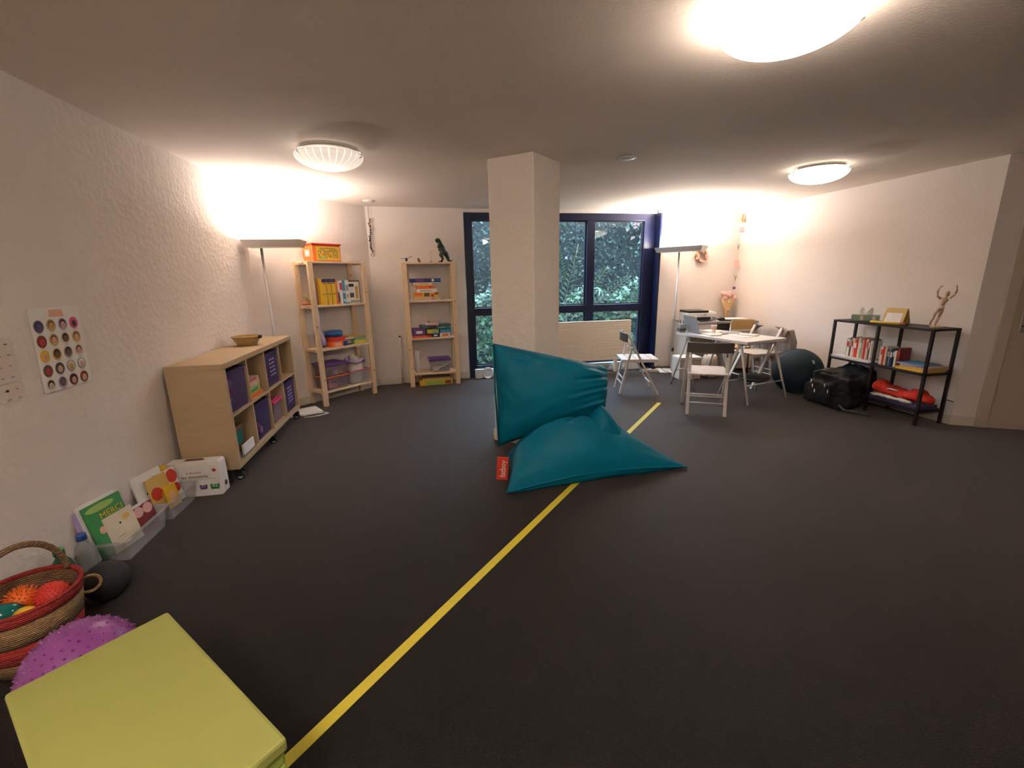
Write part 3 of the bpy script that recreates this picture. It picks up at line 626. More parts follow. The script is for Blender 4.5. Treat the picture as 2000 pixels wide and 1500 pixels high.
# bottles
mk('glass_green', (0.02, 0.16, 0.10), 0.1, alpha=0.75); mk('glass_clear', (0.45, 0.47, 0.46), 0.08, alpha=0.4)
def bottle(label, loc, body, cap, liquid):
    t = thing('plastic_bottle', label, 'bottle', loc)
    MB().lathe([(.001, 0), (.034, 0), (.037, .01), (.037, .13), (.030, .155), (.014, .178), (.014, .195)], 24).build('body', body, t)
    MB().lathe([(.001, .003), (.033, .003), (.034, .012), (.034, .12), (.001, .12)], 24).build('filling', liquid, t)
    MB().lathe([(.001, .212), (.017, .212), (.018, .208), (.018, .186), (.001, .186)], 20).build('cap', cap, t)
    t.scale = (1.12, 1.12, 1.18); return t
bb_ = bottle('bottle with a green cap and blue filling behind the wicker basket', (-1.70, 2.10, 0), 'glass_green', 'c_green', 'c_blue')
bottle('clear bottle with a blue cap behind the wicker basket', (-1.69, 2.22, 0), 'glass_clear', 'c_blue', 'glass_clear')
# dark ball
t = thing('dark_ball', 'dark charcoal ball on the carpet behind the wicker basket', 'ball', (-1.515, 2.06, 0))
MB().sphere((0, 0, .088), .088, 28, 18).build('shell', 'charcoal', t); MB().torus((0, 0, .088), .0876, .002, Matrix.Rotation(R(70), 3, 'X')).build('seam', 'black_plastic', t)
# wicker basket
BX = (-1.580, 1.76)
t = thing('wicker_basket', 'brown wicker basket with red bands and an arched handle, full of balls', 'basket', (*BX, 0), R(72))
def ring(r0, z0, r1, z1, m, nm): MB().lathe([(r0, z0), (r1, z1), (r1-.008, z1), (r0-.008, z0)], 40, closed=True).build(nm, m, t)
ring(.130, .004, .138, .06, 'wicker_dark', 'lower_weave'); ring(.138, .06, .150, .135, 'wicker_red', 'red_band'); ring(.150, .135, .163, .225, 'wicker_pale', 'upper_weave'); ring(.164, .225, .170, .268, 'wicker_red', 'rim_band')
MB().lathe([(.001, .004), (.128, .004), (.128, .012), (.001, .012)], 32).build('bottom', 'wicker_dark', t)
MB().lathe([(.128, .012), (.155, .262)], 40).build('lining', 'wicker_dark', t)
MB().torus((0, 0, .268), .166, .008).build('rim', 'wicker_red', t)
MB().torus((0, 0, .268), .158, .012, Matrix.Rotation(math.pi/2, 3, 'X'), arc=(0, math.pi), ry=.185).build('arch_handle', 'wicker_dark', t)
for a in (-34, 146): MB().torus((.178*math.cos(R(a)), .178*math.sin(R(a)), .205), .035, .006, Matrix.Rotation(R(a), 3, 'Z') @ Matrix.Rotation(math.pi/2, 3, 'X')).build('ring_handle', 'wicker_pale', t)
def spiky(name, label, c, r, m, n, h, w, up=False, cat='ball'):
    t = thing(name, label, cat, c); MB().sphere((0, 0, r), r, 40, 24).build('shell', m, t); mb = MB()
    for i in range(n):
        z = 1-2*(i+.5)/n; a = i*2.39996; d = Vector((math.sqrt(1-z*z)*math.cos(a), math.sqrt(1-z*z)*math.sin(a), z))
        if d.z < -.75: continue
        p = Vector((0, 0, r))+d*r*.99; mb.tube([p, p+d*h*.6, p+d*h], [w, w*.7, w*.15], 6, caps=False)
    o = mb.build('nubs', m, t); o['kind'] = 'stuff'; return t
spiky('massage_ball', 'orange spiky ball inside the wicker basket', (BX[0]-.05, BX[1]+.05, .158), .046, 'c_orange', 170, .016, .003)
spiky('massage_ball', 'red knobbly ball inside the wicker basket', (BX[0]+.062, BX[1]+.040, .165), .052, 'c_red', 240, .004, .004)
t = thing('plastic_egg', 'glossy teal egg shaped ball inside the wicker basket', 'ball', (BX[0]-.045, BX[1]-.045, .168)); mk('gloss_teal', (.005, .13, .12), .12); MB().sphere((0, 0, .045), (.062, .042, .042), 24, 16, Matrix.Rotation(R(30), 3, 'Z')).build('shell', 'gloss_teal', t); MB().torus((0, 0, .045), .0425, .001, Matrix.Rotation(R(30), 3, 'Z') @ Matrix.Rotation(math.pi/2, 3, 'Y')).build('seam', 'c_teal2', t)
t = thing('small_ball', 'small golden yellow ball beside the teal egg in the basket', 'ball', (BX[0]+.038, BX[1]-.055, .165)); MB().sphere((0, 0, .038), .038, 24, 16).build('shell', 'c_yellow', t); MB().torus((0, 0, .038), .0385, .001).build('seam', 'c_gold', t)
t = thing('play_cushion', 'dark cloth filling at the bottom of the wicker basket', 'cushion', (*BX, .014)); MB().lathe([(.001, 0), (.11, .0), (.128, .06), (.115, .125), (.06, .14), (.001, .145)], 28).build('pad', 'c_brown', t); MB().torus((0, 0, .06), .128, .003).build('piping', 'c_maroon', t)
# purple knobbly ball
spiky('exercise_ball', 'purple knobbly exercise ball behind the green mat', (-1.20, 1.45, .0), .158, 'purple_rubber', 420, .007, .0052)
# white board leaning on the wall behind the basket
t = thing('white_board', 'white board leaning on the wall behind the wicker basket', 'board', (-1.786, 1.72, .001)); MB().box(0, .008, -.42, .14, .0, .36).build('panel', 'white_plastic', t); MB().box(-.001, .009, -.42, .14, .36, .368).build('edge_strip', 'steel', t)
# green folding mat
mt = thing('folding_mat', 'lime green folding foam mat stacked in layers at the lower left', 'mat', (0, 0, 0))
MT = .33; k = (1.4-MT)/1.1
T_, L_, R_ = Vector((-.95*k, 1.5*k)), Vector((-1.22*k, 1.24*k)), Vector((-.41*k, .95*k)); U = (R_-T_); V = (L_-T_)*1.02
nl = 8
for i in range(nl):
    z0, z1 = MT*i/nl+.0008, MT*(i+1)/nl-.0008
    ctr = T_+U*.5+V*.5; k_ = 1-(random.uniform(.012, .035) if i < nl-1 else 0)
    MB().prism([(p.x, p.y) for p in (ctr+(q-ctr)*k_ for q in (T_+V, T_+U+V, T_+U, T_.copy()))], z0, z1).build('mat_panel', 'lime' if i == nl-1 else 'lime_dark', mt, bevel=.009)

# ------------------------------------------------------------------ posters on the left wall
def wall_empty(name, label, cat, y, z): # local x along +Y wall direction, z up, -y into the room
    t = thing(name, label, cat, (xl(z)+.004, y, z)); t.rotation_euler = (0, math.atan2(XL_T-XL_B, CZ), 0); t.rotation_mode = 'XYZ'
    t.rotation_euler = (Matrix.Rotation(math.atan2(XL_T-XL_B, CZ), 3, 'Y') @ Matrix.Rotation(R(90), 3, 'Z')).to_euler(); return t
pw, ph = .295, .385
t = wall_empty('face_poster', 'white poster with twenty small oval face portraits on the left wall', 'poster', 2.475, .915)
MB().box(-pw/2, pw/2, -.002, 0, 0, ph).build('sheet', 'paper', t)
MB().prism([(-.04, ph-.042), (.045, ph-.046), (.04, ph-.012), (-.036, ph-.010)], .0021, .003, RX).build('title_print', 'c_peach', t)
skin = ['purple', 'gold', 'peach', 'darkgreen', 'red', 'peach', 'brown', 'peach', 'peach', 'brown', 'brown', 'rose', 'red', 'peach', 'gold', 'rose', 'beige', 'brown', 'rose', 'peach']
hair = ['navyblue', 'brown', 'black', 'pink', 'maroon', 'brown', 'black', 'brown', 'yellow', 'black', 'black', 'brown', 'darkgrey', 'darkgrey', 'cream', 'white', 'black', 'darkgrey', 'black', 'maroon']
backs = ['darkgrey', 'tan', 'lilac', 'pink', 'maroon', 'tan', 'beige', 'gold', 'yellow', 'gold', 'grey', 'cream', 'brown', 'darkgrey', 'grey', 'grey', 'cream', 'lilac', 'maroon', 'brown']
for i in range(20):
    r, c = divmod(i, 4); x = -.108+c*.069; z = ph-.082-r*.068
    ell = lambda a_, b_, dx, dz: [(x+dx+a_*math.cos(q), z+dz+b_*math.sin(q)) for q in [2*math.pi*j/18 for j in range(18)]]
    mb = MB(); mb.prism(ell(.027, .029, 0, 0), .0021, .003, RX); mb.cur = 1; mb.prism(ell(.019, .022, 0, .003), .0031, .0036, RX); mb.cur = 2; mb.prism(ell(.0135, .016, 0, -.003), .0037, .0042, RX)
    mb.cur = 3; mb.prism(ell(.002, .002, -.005, 0), .0043, .0046, RX).prism(ell(.002, .002, .005, 0), .0043, .0046, RX).prism(ell(.005, .0014, 0, -.010), .0043, .0046, RX)
    mb.build('portrait', ['c_'+backs[i], 'c_'+hair[i], 'c_'+skin[i], 'c_black'], t)
    MB().box(x-.014, x+.014, -.003, -.0021, z-.0335, z-.0315).build('caption', 'c_grey', t)
for kk, (y, z, w, h, lab) in enumerate(((2.12, 1.005, .20, .185, 'pale sheet with rows of small dark drawings at the left edge of the wall'), (2.125, .925, .20, .072, 'narrow pale strip with small drawings below the drawing sheet'))):
    t = wall_empty('drawing_sheet', lab, 'poster', y, z); MB().box(-w/2, w/2, -.0016, 0, 0, h).build('sheet', mat('beige_sheet', (.74, .64, .55), .8) , t)
    rows = 4 if kk == 0 else 2
    for r in range(rows):
        for c in range(4):
            x = -w/2+.03+c*.047+random.uniform(-.004, .004); zz = h-.025-r*(h-.03)/max(1, rows-1)*.9; s_ = random.uniform(.007, .012)
            pts = [(x+s_*random.uniform(.6, 1.3)*math.cos(q), zz+s_*random.uniform(.25, .6)*math.sin(q)) for q in [2*math.pi*j/9 for j in range(9)]]
            MB().prism(pts, .0017, .0024, RX).build('drawing', random.choice(['c_darkgrey', 'c_brown', 'c_grey', 'c_black', 'c_lilac']), t)

# ------------------------------------------------------------------ pine shelves
def pine_shelf(label, fr_, width, depth, top, levels, knots):
    t = thing('pine_shelf', label, 'shelf', fr_(0, 0), fr_.rz, 'open pine shelf racks')
    for u in (0, width):
        for v in (0, depth-.03): 
            p = MB().box(u-.029, u+.029, v, v+.03, .001, top).build('post', 'pine', t, bevel=.003)
            for kz in random.sample(knots, 2): MB().cyl((u+random.uniform(-.012, .012), v+.0005, kz), (u, v-.0012, kz), random.uniform(.006, .011), n=10).build('knot', 'knot', p)
    for z in levels:
        for u in (0, width):
            MB().box(u-.012, u+.012, .03, depth-.03, z-.035, z-.002).build('side_rail', 'pine_board', t)
        for j in range(3):
            w = depth/3; MB().box(.0295 if j in (0, 2) else -.028, width-.0295 if j in (0, 2) else width+.028, j*w+.002, (j+1)*w-.002, z-.020, z).build('shelf_plank', 'pine_board', t, bevel=.001)
    return t
S1 = Frame(-1.22+.028*.707, 5.12+.028*.707, R(44.4)); W1, D1 = .675, .30
pine_shelf('tall pine shelf rack in the corner with yellow game boxes and toy bins', S1, W1, D1, 1.60, (.17, .65, 1.13, 1.60), [.3, .55, .9, 1.25, 1.45])
S2 = Frame(-.262, 5.815, R(5.0)); W2, D2 = .605, .28
ps2 = pine_shelf('tall pine shelf rack beside the window with a dinosaur on top', S2, W2, D2, 1.595, (.175, .645, 1.125, 1.595), [.25, .5, .8, 1.1, 1.4])
for a, b in (((.02, .285, .35), (W2-.02, .285, 1.0)), ((W2-.02, .290, .35), (.02, .290, 1.0))): MB().bar(a, b, .003, .014, up=(0, 1, 0)).build('cross_brace', 'steel', ps2)
def at1(u, v, z): return S1(u, v, z+.001)
def at2(u, v, z): return S2(u, v, z+.001)
R1, R2 = S1.rz, S2.rz
# rack 1: top
t = thing('orange_game_case', 'orange plastic game case with a yellow dotted front on the corner rack', 'game', at1(.23, .13, 1.60), R1)
MB().box(-.16, .18, -.09, .10, 0, .17).build('case', 'c_orange', t, bevel=.008); MB().box(-.17, .19, -.10, .11, .17, .188).build('case_lid', 'c_red', t, bevel=.005)
fp = MB().box(-.12, .165, -.093, -.090, .012, .155).build('front_card', 'c_yellow', t); mb = MB(); 
for i in range(11):
    for j in range(7):
        if random.random() < .75: mb.box(-.095+i*.022, -.083+i*.022, -.095, -.093, .035+j*.016, .043+j*.016)
mb.build('dot_print', 'c_darkgrey', fp); MB().box(-.10, -.0, -.0945, -.093, .018, .034).build('green_print', 'c_lightgreen', fp); MB().box(-.167, -.16, -.04, .05, .05, .12).build('side_window', 'c_rose', t); MB().box(-.169, -.167, -.015, .02, .07, .10).build('side_label', 'c_white', t)
t = thing('paper_pad', 'loose white papers on top of the corner rack', 'paper', at1(.53, .13, 1.60), R1); MB().box(-.10, .09, -.07, .07, 0, .006).build('sheets', 'paper', t); MB().box(-.02, .12, -.09, .06, .006, .009, Matrix.Rotation(R(8), 4, 'Z')).build('top_sheet', 'c_rose', t)
# rack 1: second board
for i in range(3): gamebox('tall yellow game box with a dark top, %s of three on the corner rack' % ('first', 'second', 'third')[i], at1(.150+i*.058, .12, 1.13), .052, .19, .285, R1, 'yellow', marks=[(0, 1, .86, .99, 'navyblue'), (.15, .85, .40, .43, 'brown'), (.2, .8, .80, .84, 'brown')], group='yellow game boxes')
gamebox('orange and white upright game box beside the yellow boxes', at1(.318, .12, 1.13), .042, .18, .27, R1, 'orange', marks=[(.5, 1, .3, .95, 'white'), (.4, .9, .1, .5, 'darkgrey')])
gamebox('white and red upright game box on the corner rack', at1(.359, .12, 1.13), .036, .18, .262, R1, 'white', marks=[(.1, .9, .6, .9, 'red')])
gamebox('blue upright game box on the corner rack', at1(.396, .12, 1.13), .034, .18, .265, R1, 'sky', marks=[(.2, .8, .1, .2, 'white'), (.2, .8, .45, .55, 'white')])
gamebox('white upright game box with a photo print on the corner rack', at1(.440, .12, 1.13), .048, .18, .265, R1, 'white', marks=[(.15, .85, .25, .4, 'tan'), (.15, .85, .55, .8, 'grey'), (.0, .9, .0, .06, 'sky')])
gamebox('white game box with a dark frame and orange animal print on the corner rack', at1(.553, .12, 1.13), .16, .12, .262, R1, 'white', marks=[(0, 1, .93, 1, 'brown'), (0, .06, .05, .95, 'white'), (.94, 1, 0, 1, 'brown'), (.58, .82, .2, .75, 'gold'), (.12, .45, .25, .45, 'darkgrey'), (.05, .5, .72, .85, 'black'), (.1, .9, .03, .12, 'grey')])
# bag of sticks hanging on the left side of rack 1
t = thing('stick_bag', 'clear bag of coloured sticks at the left end of the corner rack', 'bag', at1(.077, .12, 1.13), R1)
MB().tube([(0, 0, 0), (0, 0, .12), (.0, .0, .24), (.0, .0, .30)], [.040, .042, .040, .03], 14).build('bag', 'clear_purple', t)
for i in range(9): MB().cyl((-.01+random.uniform(-.02, .02), random.uniform(-.02, .04), .01), (-.10+random.uniform(-.05, .02), random.uniform(-.05, .06), .03+random.uniform(-.02, .09)), .006, n=6).build('stick', 'c_'+['pink', 'yellow', 'red', 'lightgreen', 'orange', 'peach'][i % 6], t)
t = thing('hanging_bag', 'small lilac plastic bag hanging on the front left post of the corner rack', 'bag', at1(.03, -.042, .70), R1); MB().tube([(0, 0, 0), (.0, 0, .05), (-.012, 0, .10), (-.02, .01, .17), (-.022, .012, .42)], [.024, .022, .014, .005, .003], 12).build('pouch', 'c_lilac', t); MB().torus((-.022, .016, .43), .015, .003).build('loop', 'c_lilac', t)
# rack 1: third board
t = thing('block_tub', 'clear tub of red and yellow blocks on the left of the corner rack', 'tub', at1(.097, .15, .651), R1); MB().lathe([(.001, 0), (.054, 0), (.058, .19), (.056, .19), (.052, .004), (.001, .004)], 24).build('tub', 'clear', t)
for i in range(14): MB().box(-.018, .018, -.018, .018, -.014, .014).build('block', 'c_'+['red', 'yellow', 'yellow', 'navyblue', 'cream', 'red'][i % 6], t, loc=(random.uniform(-.022, .022), -.022+random.uniform(-.004, .04), .028+.0112*i), rot=(random.random(), random.random(), random.random()))
t = thing('round_blue_case', 'round blue case on top of orange boxes in the corner rack', 'case', at1(.265, .13, .763), R1); MB().lathe([(.001, 0), (.085, 0), (.10, .012), (.10, .055), (.09, .066), (.001, .068)], 36).build('case', 'c_blue', t); MB().torus((0, 0, .035), .101, .004).build('zip', 'c_sky', t)
gamebox('orange box under the round blue case in the corner rack', at1(.265, .13, .708), .19, .18, .053, R1, 'orange', lid='red')
gamebox('orange and blue box at the bottom of the stack in the corner rack', at1(.268, .13, .65), .205, .19, .056, R1, 'orange', marks=[(.2, .6, .15, .85, 'peach'), (.72, 1, 0, 1, 'blue')])
gamebox('light green box right of the round blue case in the corner rack', at1(.55, .12, .65), .17, .18, .05, R1, 'lightgreen', marks=[(.1, .9, .2, .7, 'yellow')])
gamebox('mint box stacked on the light green box in the corner rack', at1(.56, .13, .701), .16, .17, .03, R1+R(6), 'mint')
gamebox('dark grey box between the blue case and the green box', at1(.418, .14, .65), .08, .17, .065, R1-R(4), 'darkgrey', 'grey')
gamebox('thin gold booklet box topping the green stack in the corner rack', at1(.53, .13, .732), .20, .15, .014, R1-R(8), 'gold')
t = thing('sheet_stack', 'white and lilac sheets on the dark grey box in the corner rack', 'paper', at1(.418, .12, .7185), R1); MB().box(-.07, .05, -.08, .06, 0, .008, Matrix.Rotation(R(12), 4, 'Z')).build('sheets', 'paper', t); MB().box(-.03, .08, -.02, .06, .008, .016).build('folded_sheet', 'c_lilac', t)
# rack 1: bottom board
tub('clear bin with an orange rim at the bottom left of the corner rack', at1(.185, .145, .17), .28, .26, .155, R1, 'clear_pink', 'c_orange', name='storage_bin', taper=.92)
tub('clear bin with a purple lid stacked on the orange rimmed bin', at1(.185, .145, .326), .28, .25, .13, R1, 'clear_pink', 'c_purple', lid='c_purple', name='storage_bin', taper=.92)
tub('clear bin with a pink rim at the bottom right of the corner rack', at1(.493, .145, .17), .27, .26, .17, R1, 'clear', 'c_pink', name='storage_bin', taper=.92)
for i, (u, c, k) in enumerate(((.12, 'rose', 1), (.18, 'peach', 0), (.24, 'brown', 1), (.15, 'cream', 2))): toy('%s toy in the orange rimmed bin' % dict(rose='dusty rose').get(c, c), at1(u, .09+.02*i, .176), k, .036, c, group='toys in the orange rimmed bin')
for i, (u, c, k) in enumerate(((.13, 'navyblue', 0), (.20, 'white', 0), (.26, 'gold', 0))): toy('%s toy in the purple lidded bin' % c.replace('navyblue', 'navy blue'), at1(u, .09, .333), k, .035, c, group='toys in the purple lidded bin')
mb = MB(); mb.tube([(0, 0, .0), (0, 0, .08), (.01, 0, .17), (.02, .0, .25), (-.02, -.01, .30), (-.06, -.02, .33)], [.085, .095, .11, .085, .05, .012], 16).sphere((.07, .02, .21), (.06, .07, .07), 12, 8)
t = thing('plastic_bag', 'white plastic bag with a lilac edge stuffed into the pink rimmed bin', 'bag', at1(.493, .145, .18), R1); mb.build('sack', 'white_cloth', t, remesh=.012); MB().tube([(-.10, -.06, .27), (-.02, -.11, .245), (.06, -.10, .27), (.12, -.05, .245)], [.018, .020, .018, .02], 10).build('lilac_edge', 'c_lilac', t); MB().sphere((-.12, -.05, .285), (.03, .025, .035), 12, 8).build('knot', 'c_lilac', t)
# rack 2: top
mb = MB()
mb.tube([(.02, 0, .13), (.0, 0, .17), (-.015, 0, .215), (-.02, 0, .255), (-.03, 0, .275)], [.042, .046, .034, .022, .018], 12)
mb.tube([(-.02, 0, .272), (-.045, 0, .276), (-.075, 0, .270)], [.022, .024, .012], 10).tube([(-.02, 0, .262), (-.05, 0, .250), (-.068, 0, .244)], [.016, .011, .006], 8)
mb.tube([(.02, 0, .13), (.055, 0, .10), (.075, 0, .055), (.085, 0, .02), (.115, 0, .012), (.145, 0, .035)], [.042, .034, .026, .018, .010, .004], 10)
for s in (-1, 1):
    mb.tube([(.015, s*.025, .135), (-.012, s*.032, .085), (.012, s*.034, .045), (-.005, s*.034, .01)], [.030, .024, .014, .012], 8).tube([(.01, s*.034, .008), (-.045, s*.036, .006)], [.014, .008], 8)
    mb.tube([(-.02, s*.03, .20), (-.045, s*.034, .185), (-.06, s*.034, .195)], [.010, .008, .004], 6)
t = thing('toy_dinosaur', 'dark green toy dinosaur standing upright on the rack beside the window', 'toy', at2(.485, .12, 1.597), R2); mb.build('body', 'c_darkgreen', t, remesh=.006)
for s in (-1, 1): MB().sphere((-.038, s*.019, .283), .004, 8, 6).build('eye', 'c_yellow', t)
t = thing('toy_bird', 'small dark toy bird with spread wings on the rack by the window', 'toy', at2(.035, .10, 1.608), R2); MB().sphere((0, 0, .022), (.016, .03, .022), 14, 10).build('body', 'c_black', t)
for s in (-1, 1): MB().add([(0, -.01, .035), (s*.075, -.015, .048+.012*s), (s*.07, .015, .050+.012*s), (0, .02, .037)], [(0, 1, 2, 3)]).build('wing', 'c_darkgrey', t, solid=.004)
t = thing('small_figurine', 'tiny dark figurine leaning on the rack next to the toy bird', 'toy', at2(.20, .09, 1.596), R2); MB().tube([(0, 0, 0), (-.01, 0, .025), (-.022, 0, .05)], [.012, .014, .010]).build('body', 'c_brown', t); MB().bar((.03, 0, .001), (-.005, 0, .05), .008, .01).build('prop', 'c_cream', t)
t = thing('wire_stand', 'thin pale wire stand on the rack left of the dinosaur', 'stand', at2(.345, .12, 1.596), R2); MB().cyl((0, 0, 0), (0, 0, .15), .002, n=6).tube([(-.05, 0, .10), (0, 0, .115), (.05, 0, .10)], .0018, 6).tube([(-.03, 0, .15), (0, 0, .14), (.03, 0, .15)], .0018, 6).build('wire', 'c_beige', t); MB().cyl((0, 0, 0), (0, 0, .02), .012).build('foot', 'c_tan', t)
# rack 2: stack of game boxes
zz = 1.125
for sx, h, du, col, fc, mk_, lab in ((.34, .035, 0, 'beige', None, [(.05, .6, .2, .8, 'rose'), (.65, .8, .2, .8, 'grey')], 'pale game box at the bottom of the stack by the window'),
                             (.315, .062, -.01, 'yellow', None, [(.02, .33, .4, .95, 'orange'), (.4, .62, .2, .9, 'darkgrey'), (.68, .8, .1, .7, 'red'), (.82, .98, .5, .95, 'brown')], 'yellow game box with red and black print by the window'),
                             (.25, .042, -.005, 'white', None, [(.15, .75, .35, .65, 'grey')], 'white game box in the middle of the stack by the window'),
                             (.225, .042, -.015, 'orange', None, [(.7, .85, .4, .8, 'red')], 'orange game box in the stack by the window'),
                             (.33, .036, 0, 'cream', None, [(.05, .6, .3, .8, 'gold'), (.7, .95, .2, .8, 'grey')], 'cream game box under the dark blue one by the window'),
                             (.385, .050, -.01, 'navyblue', None, [(.17, .45, .15, .85, 'purple'), (.7, .78, .2, .9, 'white'), (.8, .98, .1, .9, 'blue')], 'dark blue game box on top of the stack by the window')):
    gamebox(lab, at2(.26+du, .125, zz), sx, .22, h, R2+R(random.uniform(-2, 2)), col, marks=mk_); zz += h+.001
# rack 2: pile
P = [(.165, .10, 0, .23, .030, 'red', [(.1, .8, .2, .8, 'orange')], 'flat red box at the bottom of the messy pile by the window'), (.125, .11, .031, .15, .085, 'purple', [(.2, .75, .3, .7, 'white')], 'purple box with white lettering in the messy pile'),
     (.34, .12, 0, .08, .045, 'navyblue', [(.2, .8, .3, .7, 'white')], 'navy box low in the middle of the messy pile'), (.475, .11, 0, .16, .050, 'white', [(.15, .65, .2, .8, 'orange'), (.8, .95, .3, .9, 'grey')], 'white and orange box low right in the messy pile'),
     (.475, .12, .051, .15, .045, 'sky', [], 'bright blue box in the messy pile right side'), (.30, .13, .047, .15, .055, 'lightgreen', [(.1, .4, .2, .8, 'yellow'), (.6, .9, .2, .8, 'grey')], 'green and yellow box in the messy pile'),
     (.25, .13, .118, .20, .035, 'darkgrey', [(.1, .5, .3, .7, 'sky')], 'dark grey box in the messy pile by the window'), (.30, .12, .153, .16, .025, 'rose', [], 'dull pink box topping the messy pile'), (.46, .13, .104, .15, .035, 'teal2', [(.1, .6, .3, .8, 'mint')], 'teal box in the messy pile right side'), (.48, .14, .139, .13, .02, 'darkgrey', [], 'thin dark box on the teal box')]
for u, v, dz, sx, h, c, mk_, lab in P: gamebox(lab, at2(u, v, .645+dz), sx, .18, h, R2+R(random.uniform(-6, 6)), c, marks=mk_)
t = thing('small_jar', 'tiny green jar on top of the messy pile', 'jar', at2(.27, .13, .645+.179), R2); MB().lathe([(.001, 0), (.016, 0), (.016, .018), (.012, .024), (.001, .024)], 14).build('jar', 'c_lightgreen', t); MB().cyl((0, 0, .024), (0, 0, .03), .011).build('lid', 'c_gold', t)
# rack 2: bottom
t = thing('paper_tube', 'white paper tube standing on the bottom board by the window', 'tube', at2(.085, .10, .175), R2); MB().lathe([(.031, 0), (.031, .295), (.026, .295), (.026, .0)], 20, closed=True).build('tube', 'paper', t); MB().lathe([(.033, .0), (.033, .015), (.026, .015)], 20).build('cap', 'white_plastic', t)
tub('clear box with a purple lid on the bottom board by the window', at2(.375, .13, .175), .27, .20, .165, R2, 'clear', 'c_purple', lid='c_purple', name='lidded_box', taper=.94)
toy('teal toy inside the purple lidded box by the window', at2(.42, .10, .182), 0, .05, 'teal2'); toy('red toy inside the purple lidded box by the window', at2(.34, .12, .182), 0, .055, 'rose')
t = thing('wooden_stick', 'flat wooden stick leaning in front of the purple lidded box', 'stick', at2(.24, .012, .178), R2); MB().bar((0, 0, .0), (.25, 0, .115), .006, .02, up=(0, 1, 0)).build('lath', 'pine_board', t); MB().cyl((.24, -.004, .11), (.24, .004, .11), .003, n=8).build('pin', 'steel', t)
t = thing('yellow_box', 'flat yellow box on the carpet under the rack by the window', 'box', at2(.31, .12, 0), R2); MB().box(-.22, .22, -.10, .10, 0, .075).build('tray', 'c_yellow', t, bevel=.004); MB().box(-.14, .10, -.103, -.10, .012, .06).build('front_print', 'c_lightgreen', t); MB().box(.12, .20, -.103, -.10, .012, .06).build('side_print', 'c_brown', t); MB().box(-.18, .2, -.08, .08, .075, .10).build('contents', 'c_tan', t)
t = thing('white_rod', 'long thin white rod standing beside the rack by the window', 'rod', (-.40, 6.02, 0)); MB().cyl((0, 0, .001), (0.0, .03, .64), .012, n=12).build('rod', 'white_paint', t); MB().sphere((0, .03, .65), .014, 12, 8).build('knob', 'c_black', t)
# cable coil by the window
t = thing('cable_coil', 'coil of white cable leaning on the trunking at the window foot', 'cable', (.77, 6.085, .075)); mb = MB()
for i in range(5): mb.torus((random.uniform(-.008, .008), -i*.006, .01*(i % 2)), .075-.008*(i % 3), .006, Matrix.Rotation(math.pi/2, 3, 'X'), n=26, m=6)
mb.build('loops', 'white_plastic', t); MB().tube([(-.07, 0, -.05), (-.10, .0, -.066), (-.15, 0.0, -.068)], .006, 6).build('tail', 'white_plastic', t)
t = thing('lamp_cable', 'white cable loop on the carpet by the cube shelf castor', 'cable', (-1.25, 4.83, .006)); MB().tube([(-.12, -.02, 0), (-.02, .02, .004), (.08, .05, 0), (.12, .02, .0), (.08, -.04, .003), (-.01, -.08, 0), (-.10, -.09, 0)], .007, 6).build('loop', 'white_plastic', t); MB().box(-.14, -.11, -.035, -.005, 0, .02).build('plug', 'white_plastic', t)

# ------------------------------------------------------------------ bean bag
def pillow(mb, c00, c10, c11, c01, up, top, bot, nu=44, nv=34, wr=.012, floor=False, ex=.42, pull=.06, lift=0):
    """c00-c10 along u, c01-c11 opposite edge; inflated along up"""
    c00, c10, c11, c01, up = map(Vector, (c00, c10, c11, c01, up))
    def base(u, v):
        p = c00.lerp(c10, u).lerp(c01.lerp(c11, u), v)
        # edges pull in between the corners
        m_ = (c00+c10+c11+c01)/4; e = max(abs(2*u-1), abs(2*v-1)); q = (1-(2*u-1)**2)*(abs(2*v-1)**4)+(1-(2*v-1)**2)*(abs(2*u-1)**4)
        p = p.lerp(m_, pull*q); p.z += lift*math.sin(math.pi*u)*(1-v)
        return p
    def surf(sign):
        def f(u, v):
            q = (max(0, math.sin(math.pi*u))*max(0, math.sin(math.pi*v)))
            h = q**ex
            w = math.sin(17*u+5*math.sin(6*v))*.5+math.sin(23*v+4*math.sin(5*u+1))*.5+.7*math.sin(9*(u+v)+2*math.sin(7*u))
            edge = 1-q**.5
            p = base(u, v); amt = (top(u, v) if sign > 0 else bot(u, v))*h + wr*w*(.25+edge)*min(1, q*6)*(1 if sign > 0 else .4)
            p = p+up*sign*amt
            if floor: p.z = max(p.z, .004)
            return p
        return f
    mb.grid(surf(1), nu, nv)
    g = surf(-1); mb.grid(lambda a, b: g(1-a, b), nu, nv)
bb = thing('bean_bag', 'large teal bean bag folded into a seat and leaning on the column', 'bean bag', (1.0, 3.0, 0))
O = Vector((1.0, 3.0, 0)); rel = lambda p: Vector(p)-O
mb = MB()
def line_crease(u, v, a, b, w):
    ax, ay, bx_, by = *a, *b; dx, dy = bx_-ax, by-ay; t_ = max(0, min(1, ((u-ax)*dx+(v-ay)*dy)/(dx*dx+dy*dy)))
    return math.exp(-(((u-ax-t_*dx)**2+(v-ay-t_*dy)**2)/w**2))*math.sin(math.pi*min(1, .25+t_*.75))
